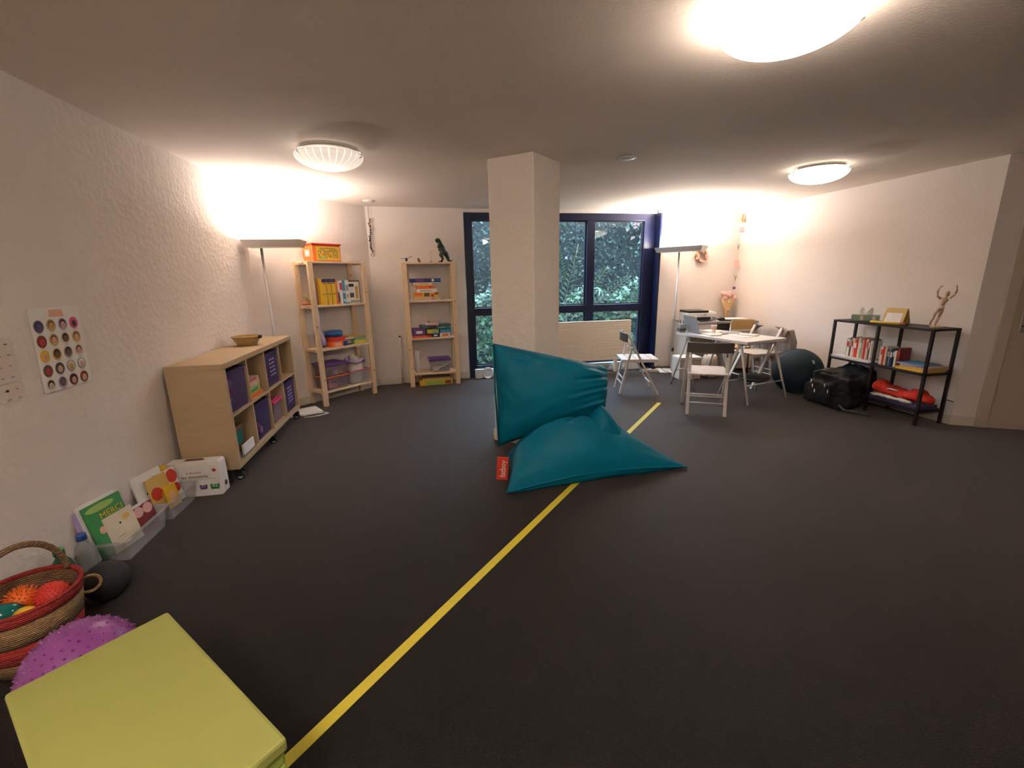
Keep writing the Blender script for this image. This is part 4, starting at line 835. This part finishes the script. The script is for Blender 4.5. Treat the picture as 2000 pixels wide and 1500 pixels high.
def low_top(u, v):
    r = .36*(1-.42*max(0, v-.42)/.58-.30*max(0, .42-v)/.42)
    r *= 1-.62*max(0, (u-.40)/.60)**1.6
    r -= .12*math.exp(-((u-.56)/.09)**2)*math.exp(-((v-.62)/.18)**2)
    for a, b, w, d in (((.40, .40), (.56, .47), .020, .034), ((.47, .46), (.64, .40), .020, .028), ((.60, .38), (.78, .50), .022, .024), ((.10, .22), (.16, .55), .03, .016), ((.66, .50), (.95, .30), .03, .012), ((.05, .10), (.20, .22), .02, .012)):
        r -= d*line_crease(u, v, a, b, w); r += .6*d*line_crease(u, v+.05, a, b, w)
    return r
def up_top(u, v):
    r = .20
    for a, b, w, d in (((.98, .55), (.55, .42), .030, .022), ((.97, .75), (.60, .62), .026, .018), ((.99, .88), (.70, .86), .022, .016), ((.95, .30), (.62, .24), .03, .016), ((.10, .95), (.25, .80), .03, .014), ((.03, .60), (.12, .40), .03, .012), ((.30, .08), (.70, .14), .03, .016)):
        r -= d*line_crease(u, v, a, b, w); r += .7*d*line_crease(u, v+.06, a, b, w)
    return r
pillow(mb, rel((.425, 2.60, .03)), rel((1.80, 2.73, .015)), rel((1.46, 3.25, .06)), rel((.52, 3.10, .08)), (0, .10, 1), low_top, lambda u, v: .12, floor=True, nu=90, nv=64, ex=.36, wr=.010, lift=.045)
pillow(mb, rel((.84, 2.76, .20)), rel((1.53, 2.82, .12)), rel((1.47, 3.24, .12)), rel((.86, 3.16, .20)), (0, -.04, 1), lambda u, v: .08+.21*math.exp(-((u-.55)/.26)**2)-.018*math.sin(u*17+3*v), lambda u, v: .14, floor=True, nu=50, nv=40, wr=.014, ex=.40)
pillow(mb, rel((.445, 2.985, .205)), rel((1.275, 3.06, .37)), rel((1.335, 3.17, .70)), rel((.437, 3.09, .935)), (.06, -.93, .34), up_top, lambda u, v: .13, nu=90, nv=64, ex=.33, pull=.015, wr=.012)
mb.build('cover', 'teal', bb, subd=1)
for pts in ([(.425+1.375*k/12, 2.60+.13*k/12+.020*math.sin(math.pi*k/12), .03-.015*k/12+.045*math.sin(math.pi*k/12)) for k in range(13)], [(.437, 3.09, .935), (.70, 3.115, .865), (1.05, 3.145, .775), (1.335, 3.17, .70)], [(.437, 3.09, .935), (.435, 3.04, .60), (.445, 2.985, .205)]):
    MB().tube([rel(p) for p in pts], .007, 6).build('piping', 'teal', bb)
lb = MB().box(-.075, .0, -.004, .004, -.085, .085).build('label_tag', 'tag_red', bb, loc=rel((.452, 2.66, .17)), rot=(R(8), R(4), R(-8)))
text('fatboy', .052, lb, (-.034, -.0048, 0), (R(90), R(-90), 0), 'paper')

# ------------------------------------------------------------------ desk corner: table, chairs, desk
def folding_chair(label, loc, rz):
    t = thing('folding_chair', label, 'chair', loc, rz, 'white slatted folding chairs'); w = .20
    for s in (-1, 1):
        x = s*w; MB().bar((x, -.16, .73), (x, .22, .002), .022, .034, up=(1, 0, 0)).build('back_upright', 'chair_white', t, bevel=.004)
        x = s*(w-.026); MB().bar((x, -.10, .575), (x, -.225, .002), .022, .032, up=(1, 0, 0)).build('rear_leg', 'chair_white', t, bevel=.004)
        MB().box(x-.010, x+.010, -.215, .215, .392, .415).build('seat_rail', 'chair_white', t)
    for j in range(5): MB().box(-w+.012, w-.012, -.215+j*.087, -.215+j*.087+.080, .415, .430).build('seat_slat', 'chair_white', t, bevel=.003)
    n = 12; mb = MB(); pts = []
    for k in range(n+1):
        u = k/n; x = -w-.012+u*(2*w+.024); pts.append((x, -.175-.035*math.sin(math.pi*u)))
    poly = pts+[(x, y+.016) for x, y in reversed(pts)]
    mb.prism(poly[::-1], .635, .735); mb.build('backrest', 'taupe', t, bevel=.003)
    for y, z in ((.155, .125),): MB().cyl((-w, y, z), (w, y, z), .009, n=8).build('rod', 'chair_white', t)
    for y, z in ((-.198, .125), (-.183, .19)): MB().cyl((-w+.026, y, z), (w-.026, y, z), .009, n=8).build('rod', 'chair_white', t)
    return t
folding_chair('white folding chair with its back to the camera at the table', (2.785, 4.02, 0), R(-28.3))
folding_chair('white folding chair seen sideways between bean bag and window', (2.45, 4.91, 0), R(-104))
fc = folding_chair('white folding chair on the far side of the table with a jacket hung on it', (4.03, 4.86, 0), R(97))
# jacket over its back
F3 = Frame(4.03, 4.86, R(97)); t = thing('jacket', 'greyish beige jacket draped over a folding chair behind the table', 'jacket', F3(0, -.20, 0), R(97))
def drape(u, v):
    x = -.25+.50*u; s_ = v*.80-.14          # arc length measured from the top of the backrest
    if s_ < 0: y, z = .034+.006*math.sin(u*14), .748+s_
    else: y, z = -.050-.03*math.sin(s_*3.0)-.018*math.sin(u*21+3*s_)*min(1, s_*4)-.02*s_, .748-s_
    b = max(0., 1-abs(s_)/.05)
    y = y*(1-b)+(-.008)*b; z += .012*b
    return (x*(1-.05*math.sin(max(0, s_)*6)), y, z-.05*abs(2*u-1)**3)
MB().grid(drape, 40, 34).build('cloth', 'jacket', t, solid=.010, subd=1)
for s in (-1, 1): MB().tube([(s*.22, -.075, .70), (s*.235, -.115, .55), (s*.225, -.125, .36), (s*.21, -.115, .24)], [.04, .05, .046, .042], 12).build('sleeve', 'jacket', t)
# table top on trestles
TL, TN, TR = Vector((3.0, 5.08)), Vector((3.295, 4.10)), Vector((3.90, 4.245)); ex = (TR-TN); TWd = ex.length; ey = (TL-TN); TLn = ey.length
TT = Frame(TN.x, TN.y, math.atan2(ex.y, ex.x)); tb = thing('work_table', 'white work table on trestle legs beside the window', 'table', (TN.x, TN.y, 0), TT.rz)
ZT = .68
MB().box(0, TWd, 0, TLn, ZT-.03, ZT).build('tabletop', 'white_paint', tb, bevel=.003)
for y in (.12, TLn-.16):
    tr = MB().bar((.02, y, ZT-.045), (TWd-.02, y, ZT-.045), .035, .028).build('trestle_beam', 'chair_white', tb)
    for x in (.05, TWd-.05):
        for s, dx in ((-1, -.02), (1, .02)):
            MB().tube([(x, y+s*.012, ZT-.05), (x+(-.05 if x < .3 else .05), y+s*.20, .002)], [.014, .011], 10).build('trestle_leg', 'chair_white', tb)
    for s in (-1, 1): MB().cyl((.03, y+s*.135, .20), (TWd-.03, y+s*.135, .20), .008, n=8).build('stretcher', 'chair_white', tb)
# things on the table
def on_table(x, y): return TT(x, y, ZT+.001)
t = thing('laptop', 'open grey laptop at the far end of the white table', 'laptop', on_table(.22, .84), TT.rz+R(74))
MB().box(-.15, .15, -.105, .105, 0, .014).build('keyboard_base', 'c_grey', t, bevel=.003); sb = MB().box(-.15, .15, 0, .006, 0, .205).build('screen', 'c_grey', t, loc=(0, .105, .013), rot=(R(-15), 0, 0)); MB().box(-.14, .14, -.001, 0, .012, .195).build('display', 'c_black', sb); MB().box(-.12, .12, -.04, .08, .014, .0155).build('keys', 'c_darkgrey', t)
t = thing('paper_cup', 'small white paper cup with a pink print next to the laptop', 'cup', on_table(.42, .82)); MB().lathe([(.001, 0), (.026, 0), (.035, .085), (.033, .085), (.024, .003), (.001, .003)], 20).build('cup', 'paper', t); MB().lathe([(.0295, .025), (.0345, .065)], 20).build('print', 'c_peach', t)
t = thing('desk_organizer', 'grey wire pen holder at the window end of the white table', 'pen holder', on_table(.05, .985)); MB().box(-.04, .04, -.03, .03, 0, .10).build('holder', 'c_grey', t, bevel=.004); MB().cyl((-.015, 0, .10), (-.025, .0, .15), .004, n=6).cyl((.015, 0, .10), (.02, .0, .145), .004, n=6).build('pens', 'c_black', t); MB().box(-.043, .043, -.033, .033, .02, .05).build('front_band', 'c_darkgrey', t)
t = thing('pen', 'dark pen lying on the white table', 'pen', on_table(.30, .55), R(15)); MB().cyl((-.06, 0, .005), (.06, 0, .005), .0045, n=8).build('barrel', 'c_darkgrey', t); MB().cyl((.06, 0, .005), (.075, 0, .005), .0045, .001, n=8).build('tip', 'steel', t)
for x, y, rz, lab in ((.46, .36, 20, 'stack of white papers on the near right side of the table'), (.30, .32, -10, 'single white sheet in the middle of the table'), (.14, .60, -20, 'white sheets beside the laptop on the table')):
    t = thing('paper_sheets', lab, 'paper', on_table(x, y), TT.rz+R(rz)); MB().box(-.07, .07, -.10, .10, 0, .004 if 'single' in lab else .012).build('sheets', 'paper', t); MB().box(-.06, .072, -.09, .10, .012 if 'single' not in lab else .004, .0135 if 'single' not in lab else .0052, Matrix.Rotation(R(4), 4, 'Z')).build('top_sheet', 'c_white', t)
t = thing('clipboard', 'dark clipboard lying on the far right of the table', 'clipboard', on_table(.50, .63), TT.rz+R(60)); MB().box(-.09, .09, -.12, .12, 0, .005).build('board', 'c_grey', t); MB().box(-.03, .03, .10, .12, .005, .012).build('clip', 'steel', t)
# white desk in the corner
D = Frame(3.56, 5.62, R(-6)); DW, DD, DZ = 1.02, .52, .735
dk = thing('corner_desk', 'white desk with drawers in the corner carrying the printer', 'desk', D(0, 0), D.rz)
MB().box(0, DW, 0, DD, DZ-.03, DZ).build('desktop', 'c_grey', dk, bevel=.003)
for u in (0, DW-.03): MB().box(u, u+.03, .01, DD, .001, DZ-.03).build('side_panel', 'white_paint', dk)
MB().box(.03, DW-.03, DD-.03, DD-.012, .1, DZ-.03).build('back_panel', 'white_paint', dk)
for u0 in (.035, DW-.41):
    MB().box(u0, u0+.37, .012, .03, DZ-.15, DZ-.035).build('drawer', 'white_paint', dk, bevel=.002)
MB().box(DW-.40, DW-.035, .03, DD-.03, .05, DZ-.16).build('cabinet_body', 'white_paint', dk)
for j in range(3):
    d_ = MB().box(DW-.395, DW-.04, .012, .029, .06+j*.17, .22+j*.17).build('drawer', 'cream_box', dk, bevel=.002); MB().box(DW-.27, DW-.17, -.004, .012, .17+j*.17, .185+j*.17).build('handle', 'steel', d_)
def on_desk(u, v, z=0): return D(u, v, DZ+.001+z)
t = thing('printer', 'white inkjet printer with a dark lid on the corner desk', 'printer', on_desk(.25, .27), D.rz)
MB().box(-.21, .21, -.15, .16, 0, .115).build('body', 'white_plastic', t, bevel=.012); MB().box(-.205, .09, -.145, .15, .115, .145).build('scanner_lid', 'black_plastic', t, bevel=.006); MB().box(.10, .20, -.12, .14, .115, .128).build('control_panel', 'white_plastic', t, bevel=.004)
MB().box(-.08, .12, -.152, -.148, .012, .055).build('paper_slot', 'black_plastic', t); MB().box(-.07, .11, -.24, -.15, .010, .016).build('paper_tray', 'black_plastic', t); MB().cyl((.04, -.151, .088), (.04, -.1525, .088), .012).build('round_logo', 'c_grey', t)
for k in range(3): MB().box(.145+k*.02, .152+k*.02, -.152, -.149, .01, .055).build('vent_slot', 'black_plastic', t)
t = thing('computer_mouse', 'black computer mouse on the corner desk beside the printer', 'mouse', on_desk(.50, .06), D.rz); MB().sphere((0, 0, .0), (.05, .03, .03), 16, 10).build('shell', 'black_plastic', t, loc=(0, 0, .028)); MB().cyl((.02, -.004, .056), (.02, .004, .056), .008).build('wheel', 'c_grey', t)
t = thing('closed_laptop', 'flat black folder with white paper on the corner desk', 'folder', on_desk(.72, .14), D.rz-R(6)); MB().box(-.19, .19, -.12, .12, 0, .018).build('folder', 'black_plastic', t, bevel=.003); MB().box(-.18, .17, -.11, .11, .018, .026).build('papers', 'paper', t)
# under the desk
t = thing('storage_box', 'grey box on the floor under the corner desk, window side', 'box', D(.19, .12, .001), D.rz); MB().box(-.13, .13, -.13, .16, 0, .16).build('carton', 'c_grey', t, bevel=.004); MB().box(-.135, .135, -.135, .165, .16, .185).build('lid', 'white_paint', t, bevel=.003)
t = thing('waste_bin', 'small white cup shaped bin at the floor lamp foot', 'bin', (3.50, 5.70, .015)); MB().lathe([(.001, 0), (.035, 0), (.045, .12), (.043, .12), (.033, .004), (.001, .004)], 20).build('bin', 'white_plastic', t); MB().torus((0, 0, .12), .044, .003).build('rim', 'white_paint', t)
t = thing('power_strip', 'white power strip with black plugs on the floor under the window', 'power strip', (3.14, 5.90, .001), R(-15)); MB().box(-.13, .13, -.025, .025, 0, .04).build('strip', 'white_plastic', t, bevel=.004)
for k in (-.07, .06): MB().box(k-.025, k+.025, -.02, .02, .04, .08).build('plug', 'black_plastic', t, bevel=.004)
MB().tube([(.06, 0, .07), (.12, -.04, .10), (.20, -.10, .03), (.28, -.13, .006)], .004, 6).build('cord', 'black_plastic', t)
# wooden chair behind
t = thing('wooden_chair', 'tan wooden chair behind the table, only its backrest showing', 'chair', (4.08, 5.37, 0), R(0))
MB().prism([(-.17, 0), (.17, 0), (.175, .10), (.16, .125), (-.16, .125), (-.175, .10)], -.008, .008, RX).build('backrest', 'wood_tan', t, loc=(0, -.16, .665), bevel=.004)
MB().box(-.18, .18, -.14, .15, .40, .418).build('seat', 'wood_tan', t, bevel=.006)
for x in (-.16, .16):
    MB().tube([(x, -.14, .002), (x, -.13, .40), (x, -.15, .73)], .011, 8).build('rear_leg', 'steel', t); MB().tube([(x, .13, .002), (x, .12, .40)], .011, 8).build('front_leg', 'steel', t)
t = thing('storage_crate', 'cream storage box on the floor under the middle of the table', 'box', (3.44, 5.42, .001), R(-6)); MB().box(-.15, .15, -.12, .12, 0, .27).build('carton', 'cream_box', t, bevel=.004); MB().box(-.155, .155, -.125, .125, .27, .30).build('lid', 'white_paint', t, bevel=.003); MB().box(-.05, .05, -.127, -.12, .13, .16).build('label_holder', 'steel', t)
t = thing('tote_bag', 'cream cloth bag beside the storage box under the table', 'bag', (3.78, 5.40, .001), R(10)); MB().tube([(0, 0, 0), (0, 0, .12), (0, 0, .25), (0, 0, .30)], [.11, .12, .10, .085], 14).build('sack', 'cream_box', t, remesh=.015); MB().torus((0, 0, .29), .07, .006, Matrix.Rotation(math.pi/2, 3, 'X'), arc=(0, math.pi)).build('strap', 'c_brown', t)
# black bag hanging on the trestle
t = thing('black_tray', 'round black cushion resting low between the near table legs', 'cushion', TT(.33, .13, .209), TT.rz); MB().lathe([(.001, 0), (.12, 0), (.15, .015), (.155, .035), (.14, .05), (.001, .055)], 36, sx=1.1).build('pad', 'bag_black', t); MB().torus((0, 0, .03), .156, .006, Matrix.Diagonal((1.1, 1, 1))).build('piping', 'c_darkgrey', t)

# ------------------------------------------------------------------ right side: ball, black shelf and its contents
t = thing('exercise_ball', 'large dark blue grey cloth covered exercise ball beside the black shelf', 'ball', (4.20, 4.36, 0)); MB().sphere((0, 0, .262), .262, 40, 26).build('cover', 'ball_cloth', t)
for k in range(4): MB().torus((0, 0, .262), .2625, .002, Matrix.Rotation(R(45*k), 3, 'Z') @ Matrix.Rotation(math.pi/2, 3, 'X'), n=48, m=5).build('seam', 'ball_cloth', t)
d = Vector((-.05, -.90, .62)).normalized(); MB().box(-.022, .022, -.012, .012, 0, .003).build('logo_patch', 'c_grey', t, loc=Vector((0, 0, .262))+d*.262, rot=d.to_track_quat('Z', 'X').to_euler())
Q = Frame(4.315, 4.09, R(-90)); QW, QD, QZ = .99, .30, .885
qs = thing('metal_shelf', 'low black metal shelf unit against the right wall', 'shelf', Q(0, 0), Q.rz)
for u in (.011, QW/2, QW-.011):
    for v in (.011, QD-.011): MB().box(u-.011, u+.011, v-.011, v+.011, .001, QZ-.02).build('post', 'black_metal', qs)
for z, nm in ((QZ, 'top_shelf'), (.485, 'middle_shelf'), (.135, 'bottom_shelf')):
    MB().box(0, QW, 0, .022, z-.02, z).box(0, QW, QD-.022, QD, z-.02, z).box(0, .022, .022, QD-.022, z-.02, z).box(QW-.022, QW, .022, QD-.022, z-.02, z).build('shelf_frame', 'black_metal', qs)
    MB().box(.022, QW-.022, .022, QD-.022, z-.012, z-.002).build(nm, 'black_metal', qs)
def onq(u, v, z): return Q(u, v, z+.001)
# top of the shelf
t = thing('tissue_box', 'green and white tissue box with a tissue sticking out', 'tissue box', onq(.22, .15, QZ), Q.rz+R(38)); MB().box(-.115, .115, -.06, .06, 0, .062).build('carton', 'c_sage', t, bevel=.002)
for k in range(4): MB().box(-.09+k*.05, -.065+k*.05, -.0612, -.06, .012, .05).build('leaf_print', 'c_cream' if k % 2 else 'c_mint', t)
MB().grid(lambda u, v: ((u-.5)*.11, .02*math.sin(u*7)*v, .06+v*(.055+.02*math.sin(u*9))), 14, 6).build('tissue', 'paper', t, solid=.002)
t = thing('tent_calendar', 'yellow tent shaped desk calendar on the black shelf', 'calendar', onq(.54, .14, QZ), Q.rz+R(8))
MB().add([(-.09, -.06, .0), (.09, -.06, 0), (.09, -.004, .15), (-.09, -.004, .15)], [(0, 1, 2, 3)]).build('front_leaf', 'c_mustard', t, solid=.004); MB().add([(-.09, .06, .0), (.09, .06, 0), (.09, .004, .15), (-.09, .004, .15)], [(0, 1, 2, 3)]).build('back_leaf', 'c_gold', t, solid=.004)
MB().add([(-.07, -.0565, .018), (.07, -.0565, .018), (.07, -.024, .105), (-.07, -.024, .105)], [(0, 1, 2, 3)]).build('page', 'paper', t, solid=.002)
t = thing('yellow_marker', 'yellow marker with a red cap lying before the calendar', 'marker', onq(.56, .045, QZ), Q.rz+R(8)); MB().cyl((-.17, 0, .012), (.09, 0, .012), .011, n=12).build('barrel', 'c_yellow', t); MB().cyl((.09, 0, .012), (.15, 0, .012), .012, n=12).build('cap', 'c_maroon', t)
mn = thing('wooden_mannequin', 'jointed wooden artist mannequin with both arms raised on the black shelf', 'figurine', onq(.905, .14, QZ), Q.rz+R(35))
mn.scale = (1.17, 1.17, 1.17)
MB().lathe([(.001, 0), (.040, 0), (.040, .012), (.001, .012)], 24).build('base', 'mannequin', mn)
MB().cyl((-.01, 0, .012), (0.0, .0, .14), .0022, n=6).build('support_rod', 'steel', mn)
def limb(nm, pts, rs): MB().tube(pts, rs, 10).build(nm, 'mannequin', mn)
limb('pelvis', [(0, 0, .135), (0.002, 0, .150), (.004, 0, .165)], [.014, .019, .014])
limb('torso', [(.004, 0, .168), (.008, 0, .19), (.014, 0, .215), (.016, 0, .226)], [.012, .015, .023, .012])
limb('neck', [(.016, 0, .226), (.019, 0, .238)], [.006, .006])
MB().sphere((.022, 0, .256), (.014, .016, .021), 14, 10).build('head', 'mannequin', mn)
for s, hx in ((-1, -.034), (1, -.020)):
    limb('thigh', [(s*.010, 0, .138), (s*.012+hx*.4, 0, .11), (s*.011+hx*.5, 0, .082)], [.011, .011, .007])
    limb('shin', [(s*.011+hx*.5, 0, .080), (s*.010+hx*.9, 0, .05), (s*.008+hx, 0, .022)], [.008, .009, .005])
    limb('foot', [(s*.008+hx, .008, .018), (s*.009+hx, -.016, .016)], [.007, .005])
limb('upper_arm', [(-.008, 0, .218), (-.030, 0, .235), (-.036, 0, .258)], [.008, .008, .006]); limb('forearm', [(-.036, 0, .26), (-.034, 0, .28), (-.026, 0, .302)], [.007, .007, .004]); limb('hand', [(-.026, 0, .304), (-.012, 0, .312)], [.006, .004])
limb('upper_arm', [(.036, 0, .222), (.052, 0, .240), (.062, 0, .254)], [.008, .008, .006]); limb('forearm', [(.062, 0, .256), (.066, 0, .278), (.064, 0, .300)], [.007, .007, .004]); limb('hand', [(.064, 0, .302), (.060, 0, .32)], [.006, .004])
# middle board: row of books
bcols = ['mint', 'white', 'brown', 'white', 'rose', 'red', 'red', 'cream', 'mint', 'cream', 'red', 'white', 'beige', 'brown', 'white', 'cream', 'white', 'red', 'cream', 'darkgrey', 'mint', 'navyblue', 'black', 'cream', 'maroon']
desc = dict(mint='pale green', white='white', brown='brown', rose='pink', red='red', cream='cream', beige='beige', darkgrey='dark grey', navyblue='navy blue', black='black', maroon='maroon')
ords = ['first', 'second', 'third', 'fourth', 'fifth', 'sixth', 'seventh', 'eighth', 'ninth', 'tenth', 'eleventh', 'twelfth', 'thirteenth', 'fourteenth', 'fifteenth', 'sixteenth', 'seventeenth', 'eighteenth', 'nineteenth', 'twentieth', 'twenty-first', 'twenty-second', 'twenty-third', 'twenty-fourth', 'twenty-fifth']
t = thing('paper_pile', 'pile of white papers under the book row on the black shelf', 'paper', onq(.24, .09, .485), Q.rz); MB().box(-.21, .215, -.085, .06, 0, .016).build('sheets', 'paper', t); MB().box(-.215, .10, -.09, .05, .016, .022, Matrix.Rotation(R(3), 4, 'Z')).build('top_sheet', 'c_white', t)
ub = .135
for i, c in enumerate(bcols):
    th = random.uniform(.014, .021); h = random.uniform(.175, .21) if i < 15 else random.uniform(.15, .185); x = ub+th/2; up_ = .024 if i < 15 else 0
    if i == 15: ub = .502+.0; x = ub+th/2
    book('%s paperback, %s in the book row from the far end' % (desc[c], ords[i]), onq(x, .055+random.uniform(0, .012), .485+up_), .13, h, th, (0, R(0), Q.rz), c, random.choice([None, 'white', 'red', 'cream']), group='paperbacks on the black shelf')
    ub += th+.0008
t = thing('paper_stack', 'stack of papers and yellow folders at the near end of the black shelf', 'papers', onq(.83, .15, .485), Q.rz)
MB().box(-.13, .14, -.12, .10, 0, .022).build('folders', 'c_yellow', t); MB().box(-.10, .15, -.11, .12, .022, .05).build('sheets', 'c_tan', t); MB().box(-.135, .10, -.115, .11, .05, .058, Matrix.Rotation(R(-3), 4, 'Z')).build('top_sheets', 'c_lilac', t); MB().box(-.12, .08, -.10, .11, .0585, .062).build('blue_cover', 'c_sky', t)
# bottom board
t = thing('flat_case', 'flat dark purple case on the bottom board of the black shelf', 'case', onq(.66, .14, .137), Q.rz); MB().box(-.17, .30, -.10, .12, 0, .038).build('shell', 'dark_lilac', t, bevel=.006); MB().box(-.172, .302, -.102, .122, .016, .021).build('seam', 'c_black', t)
def blob(name, label, cat, loc, rz, parts, m, vox=.012, extra=None):
    t = thing(name, label, cat, loc, rz); mb = MB()
    for q in parts:
        if len(q) == 2: mb.sphere(q[0], q[1], 16, 10)
        else: mb.box(*q[:6], q[6] if len(q) > 6 else None)
    o = mb.build('cloth', m, t, remesh=vox); 
    tx = bpy.data.textures.new('folds', 'CLOUDS'); tx.noise_scale = .05
    d = o.modifiers.new('folds', 'DISPLACE'); d.texture = tx; d.strength = .030; d.mid_level = .55
    return t
t = blob('red_cloth', 'crumpled red cloth on the bottom board of the black shelf', 'cloth', onq(.685, .14, .200), Q.rz, [((-.16, .0, .055), (.075, .09, .07)), ((-.05, 0, .035), (.13, .09, .055)), ((.08, .0, .03), (.13, .09, .045)), ((.19, 0, .05), (.08, .08, .065)), ((.26, -.01, .03), (.07, .07, .04))], 'red_cloth')
MB().tube([(-.05, -.075, .062), (.0, -.082, .070), (.06, -.08, .066)], [.006, .008, .006], 8).build('white_trim', 'white_cloth', t)
t = blob('white_cloth', 'folded cream cloth peeping out below the red cloth', 'cloth', onq(.68, .06, .178), Q.rz, [((-.10, -.02, .012), (.09, .03, .016)), ((.02, -.02, .014), (.10, .03, .018)), ((.14, -.015, .012), (.09, .03, .016))], 'white_cloth', .008)
# black backpack
t = blob('backpack', 'bulky black backpack with white zip pulls, slumped before the black shelf', 'backpack', (4.14, 3.82, .012), R(-82), [(-.20, .17, -.10, .12, .0, .34, Matrix.Rotation(R(7), 4, 'Y')), (-.15, .08, -.15, -.08, .03, .25), (-.24, -.14, -.10, .08, .02, .22), ((.0, .02, .335), (.17, .10, .06)), (.10, .26, -.09, .10, .0, .26, Matrix.Rotation(R(-9), 4, 'Y'))], 'bag_black', .016)
for x, z in ((-.13, .27), (-.11, .22), (-.08, .17), (.02, .25), (.06, .19)): MB().cyl((x, -.150, z), (x+.008, -.158, z-.035), .005, n=8).build('zip_pull', 'c_white', t)
MB().tube([(-.13, -.10, .34), (-.05, -.13, .375), (.05, -.12, .36)], .010, 8).build('carry_loop', 'bag_black', t)
MB().tube([(.16, -.10, .05), (.22, -.11, .016), (.30, -.06, .012), (.42, -.04, .012)], .012, 8).build('shoulder_strap', 'c_darkgrey', t)
t = blob('shoulder_bag', 'second dark bag squeezed under the black shelf behind the backpack', 'bag', onq(.225, .15, .152), R(-90), [(-.18, .16, -.075, .08, .0, .22), ((.0, 0, .20), (.17, .075, .07)), ((.15, -.01, .12), (.06, .09, .12))], 'bag_black', .018)
MB().tube([(-.10, -.05, .24), (0, -.07, .30), (.1, -.05, .25)], .010, 8).build('strap', 'c_darkgrey', t)
t = thing('wall_hook', 'thin dark peg sticking from the wall end near the black shelf', 'hook', (XR-.005, 3.14, .22)); MB().cyl((0, 0, 0), (.0, -.075, -.004), .004, n=8).build('peg', 'black_metal', t); MB().cyl((0, .0, 0), (0, .006, 0), .008, n=10).build('plate', 'black_metal', t)

# ------------------------------------------------------------------ wall decorations
t = thing('bead_garland', 'dark bead garland hanging in the corner between the pine racks', 'garland', (-.655, 6.03, 0))
MB().cyl((0, 0, 1.72), (0, 0, CZ-.002), .0025, n=5).build('thread', 'c_darkgrey', t)
for i in range(16):
    z = 2.12-.025*i; MB().sphere((random.uniform(-.012, .012), random.uniform(-.012, .006), z), (.010+.006*random.random(), .010, .012), 8, 6).build('bead', random.choice(['c_black', 'c_brown', 'c_darkgrey']), t)
MB().torus((.004, 0, 1.70), .018, .004, Matrix.Rotation(math.pi/2, 3, 'X'), n=14, m=5).build('end_ring', 'c_grey', t)
t = thing('star_wreath', 'round wreath of pink and copper stars on the back wall', 'wreath', (4.02, YB-.03, 1.645))
MB().torus((0, 0, 0), .075, .022, Matrix.Rotation(math.pi/2, 3, 'X')).build('ring', 'c_brown', t)
def starpoly(r, n=5, a0=0): return [((r if k % 2 == 0 else r*.45)*math.cos(a0+math.pi*k/n), (r if k % 2 == 0 else r*.45)*math.sin(a0+math.pi*k/n)) for k in range(2*n)]
for i in range(16):
    a = 2*math.pi*i/16; r = .075+random.uniform(-.022, .024); MB().prism(starpoly(.033, a0=random.random()*3), -.002, .002, Matrix.Rotation(math.pi/2, 4, 'X') @ Matrix.Rotation(random.uniform(-.4, .4), 4, 'Y')).build('star', ['c_peach', 'c_rose', 'c_brown', 'c_peach'][i % 4], t, loc=(r*math.cos(a), -.026-.004*random.random(), r*math.sin(a)))
MB().cyl((0, .02, .08), (0, .02, .16), .0015, n=5).build('hanger', 'c_grey', t)
t = thing('picture_string', 'string of small pictures and paper birds hanging in the right back corner', 'string', (4.585, 6.13, 0))
MB().tube([(0.03, 0, 2.24), (.025, 0, 1.8), (.01, 0, 1.5), (.0, 0, 1.12)], .002, 5).build('cord', 'c_beige', t)
for i in range(14): MB().sphere((.03+random.uniform(-.04, .03), random.uniform(-.03, .0), 2.165+random.uniform(-.055, .05)), (.016, .014, .02), 8, 6).build('dried_bud', random.choice(['c_gold', 'c_tan', 'c_gold', 'c_brown']), t)
def card(z, w, h, c, rz, dx=0, inner=None):
    o = MB().box(-w/2, w/2, -.001, .001, -h/2, h/2).build('picture_card', 'c_'+c, t, loc=(dx, -.012, z), rot=(0, rz, R(-20)))
    if inner: MB().box(-w*.4, w*.4, -.002, -.001, -h*.36, h*.36).build('picture_print', 'c_'+inner, o)
card(2.01, .10, .11, 'white', .1, .025, 'grey'); card(1.53, .07, .10, 'rose', -.2, .0); card(1.17, .05, .055, 'white', .1, -.005, 'purple')
for z, c in ((1.78, 'grey'), (1.33, 'grey')):
    MB().add([(0, -.012, z-.06), (-.045, -.03, z+.05), (-.005, -.012, z+.0), (.035, -.02, z+.055), (.012, -.02, z-.01)], [(0, 1, 2), (0, 2, 4), (4, 2, 3)]).build('paper_bird', 'c_'+c, t, solid=.002)
t = thing('paper_bouquet', 'kraft paper bouquet with pink flowers hung on the corner wall', 'bouquet', (4.49, 6.11, .735))
MB().lathe([(.016, 0), (.070, .16), (.118, .28), (.115, .28), (.067, .16), (.012, 0)], 20, sy=.45).build('kraft_cone', 'kraft', t)
for i in range(13): MB().sphere((random.uniform(-.10, .10), random.uniform(-.035, .02), .30+random.uniform(-.015, .06)), (.038, .028, .036), 10, 8).build('flower', 'c_rose', t)
MB().cyl((-.02, -.049, .235), (-.02, -.055, .235), .016).build('sticker', 'paper', t); MB().box(-.03, .03, -.043, -.028, .115, .125).build('ribbon', 'paper', t)
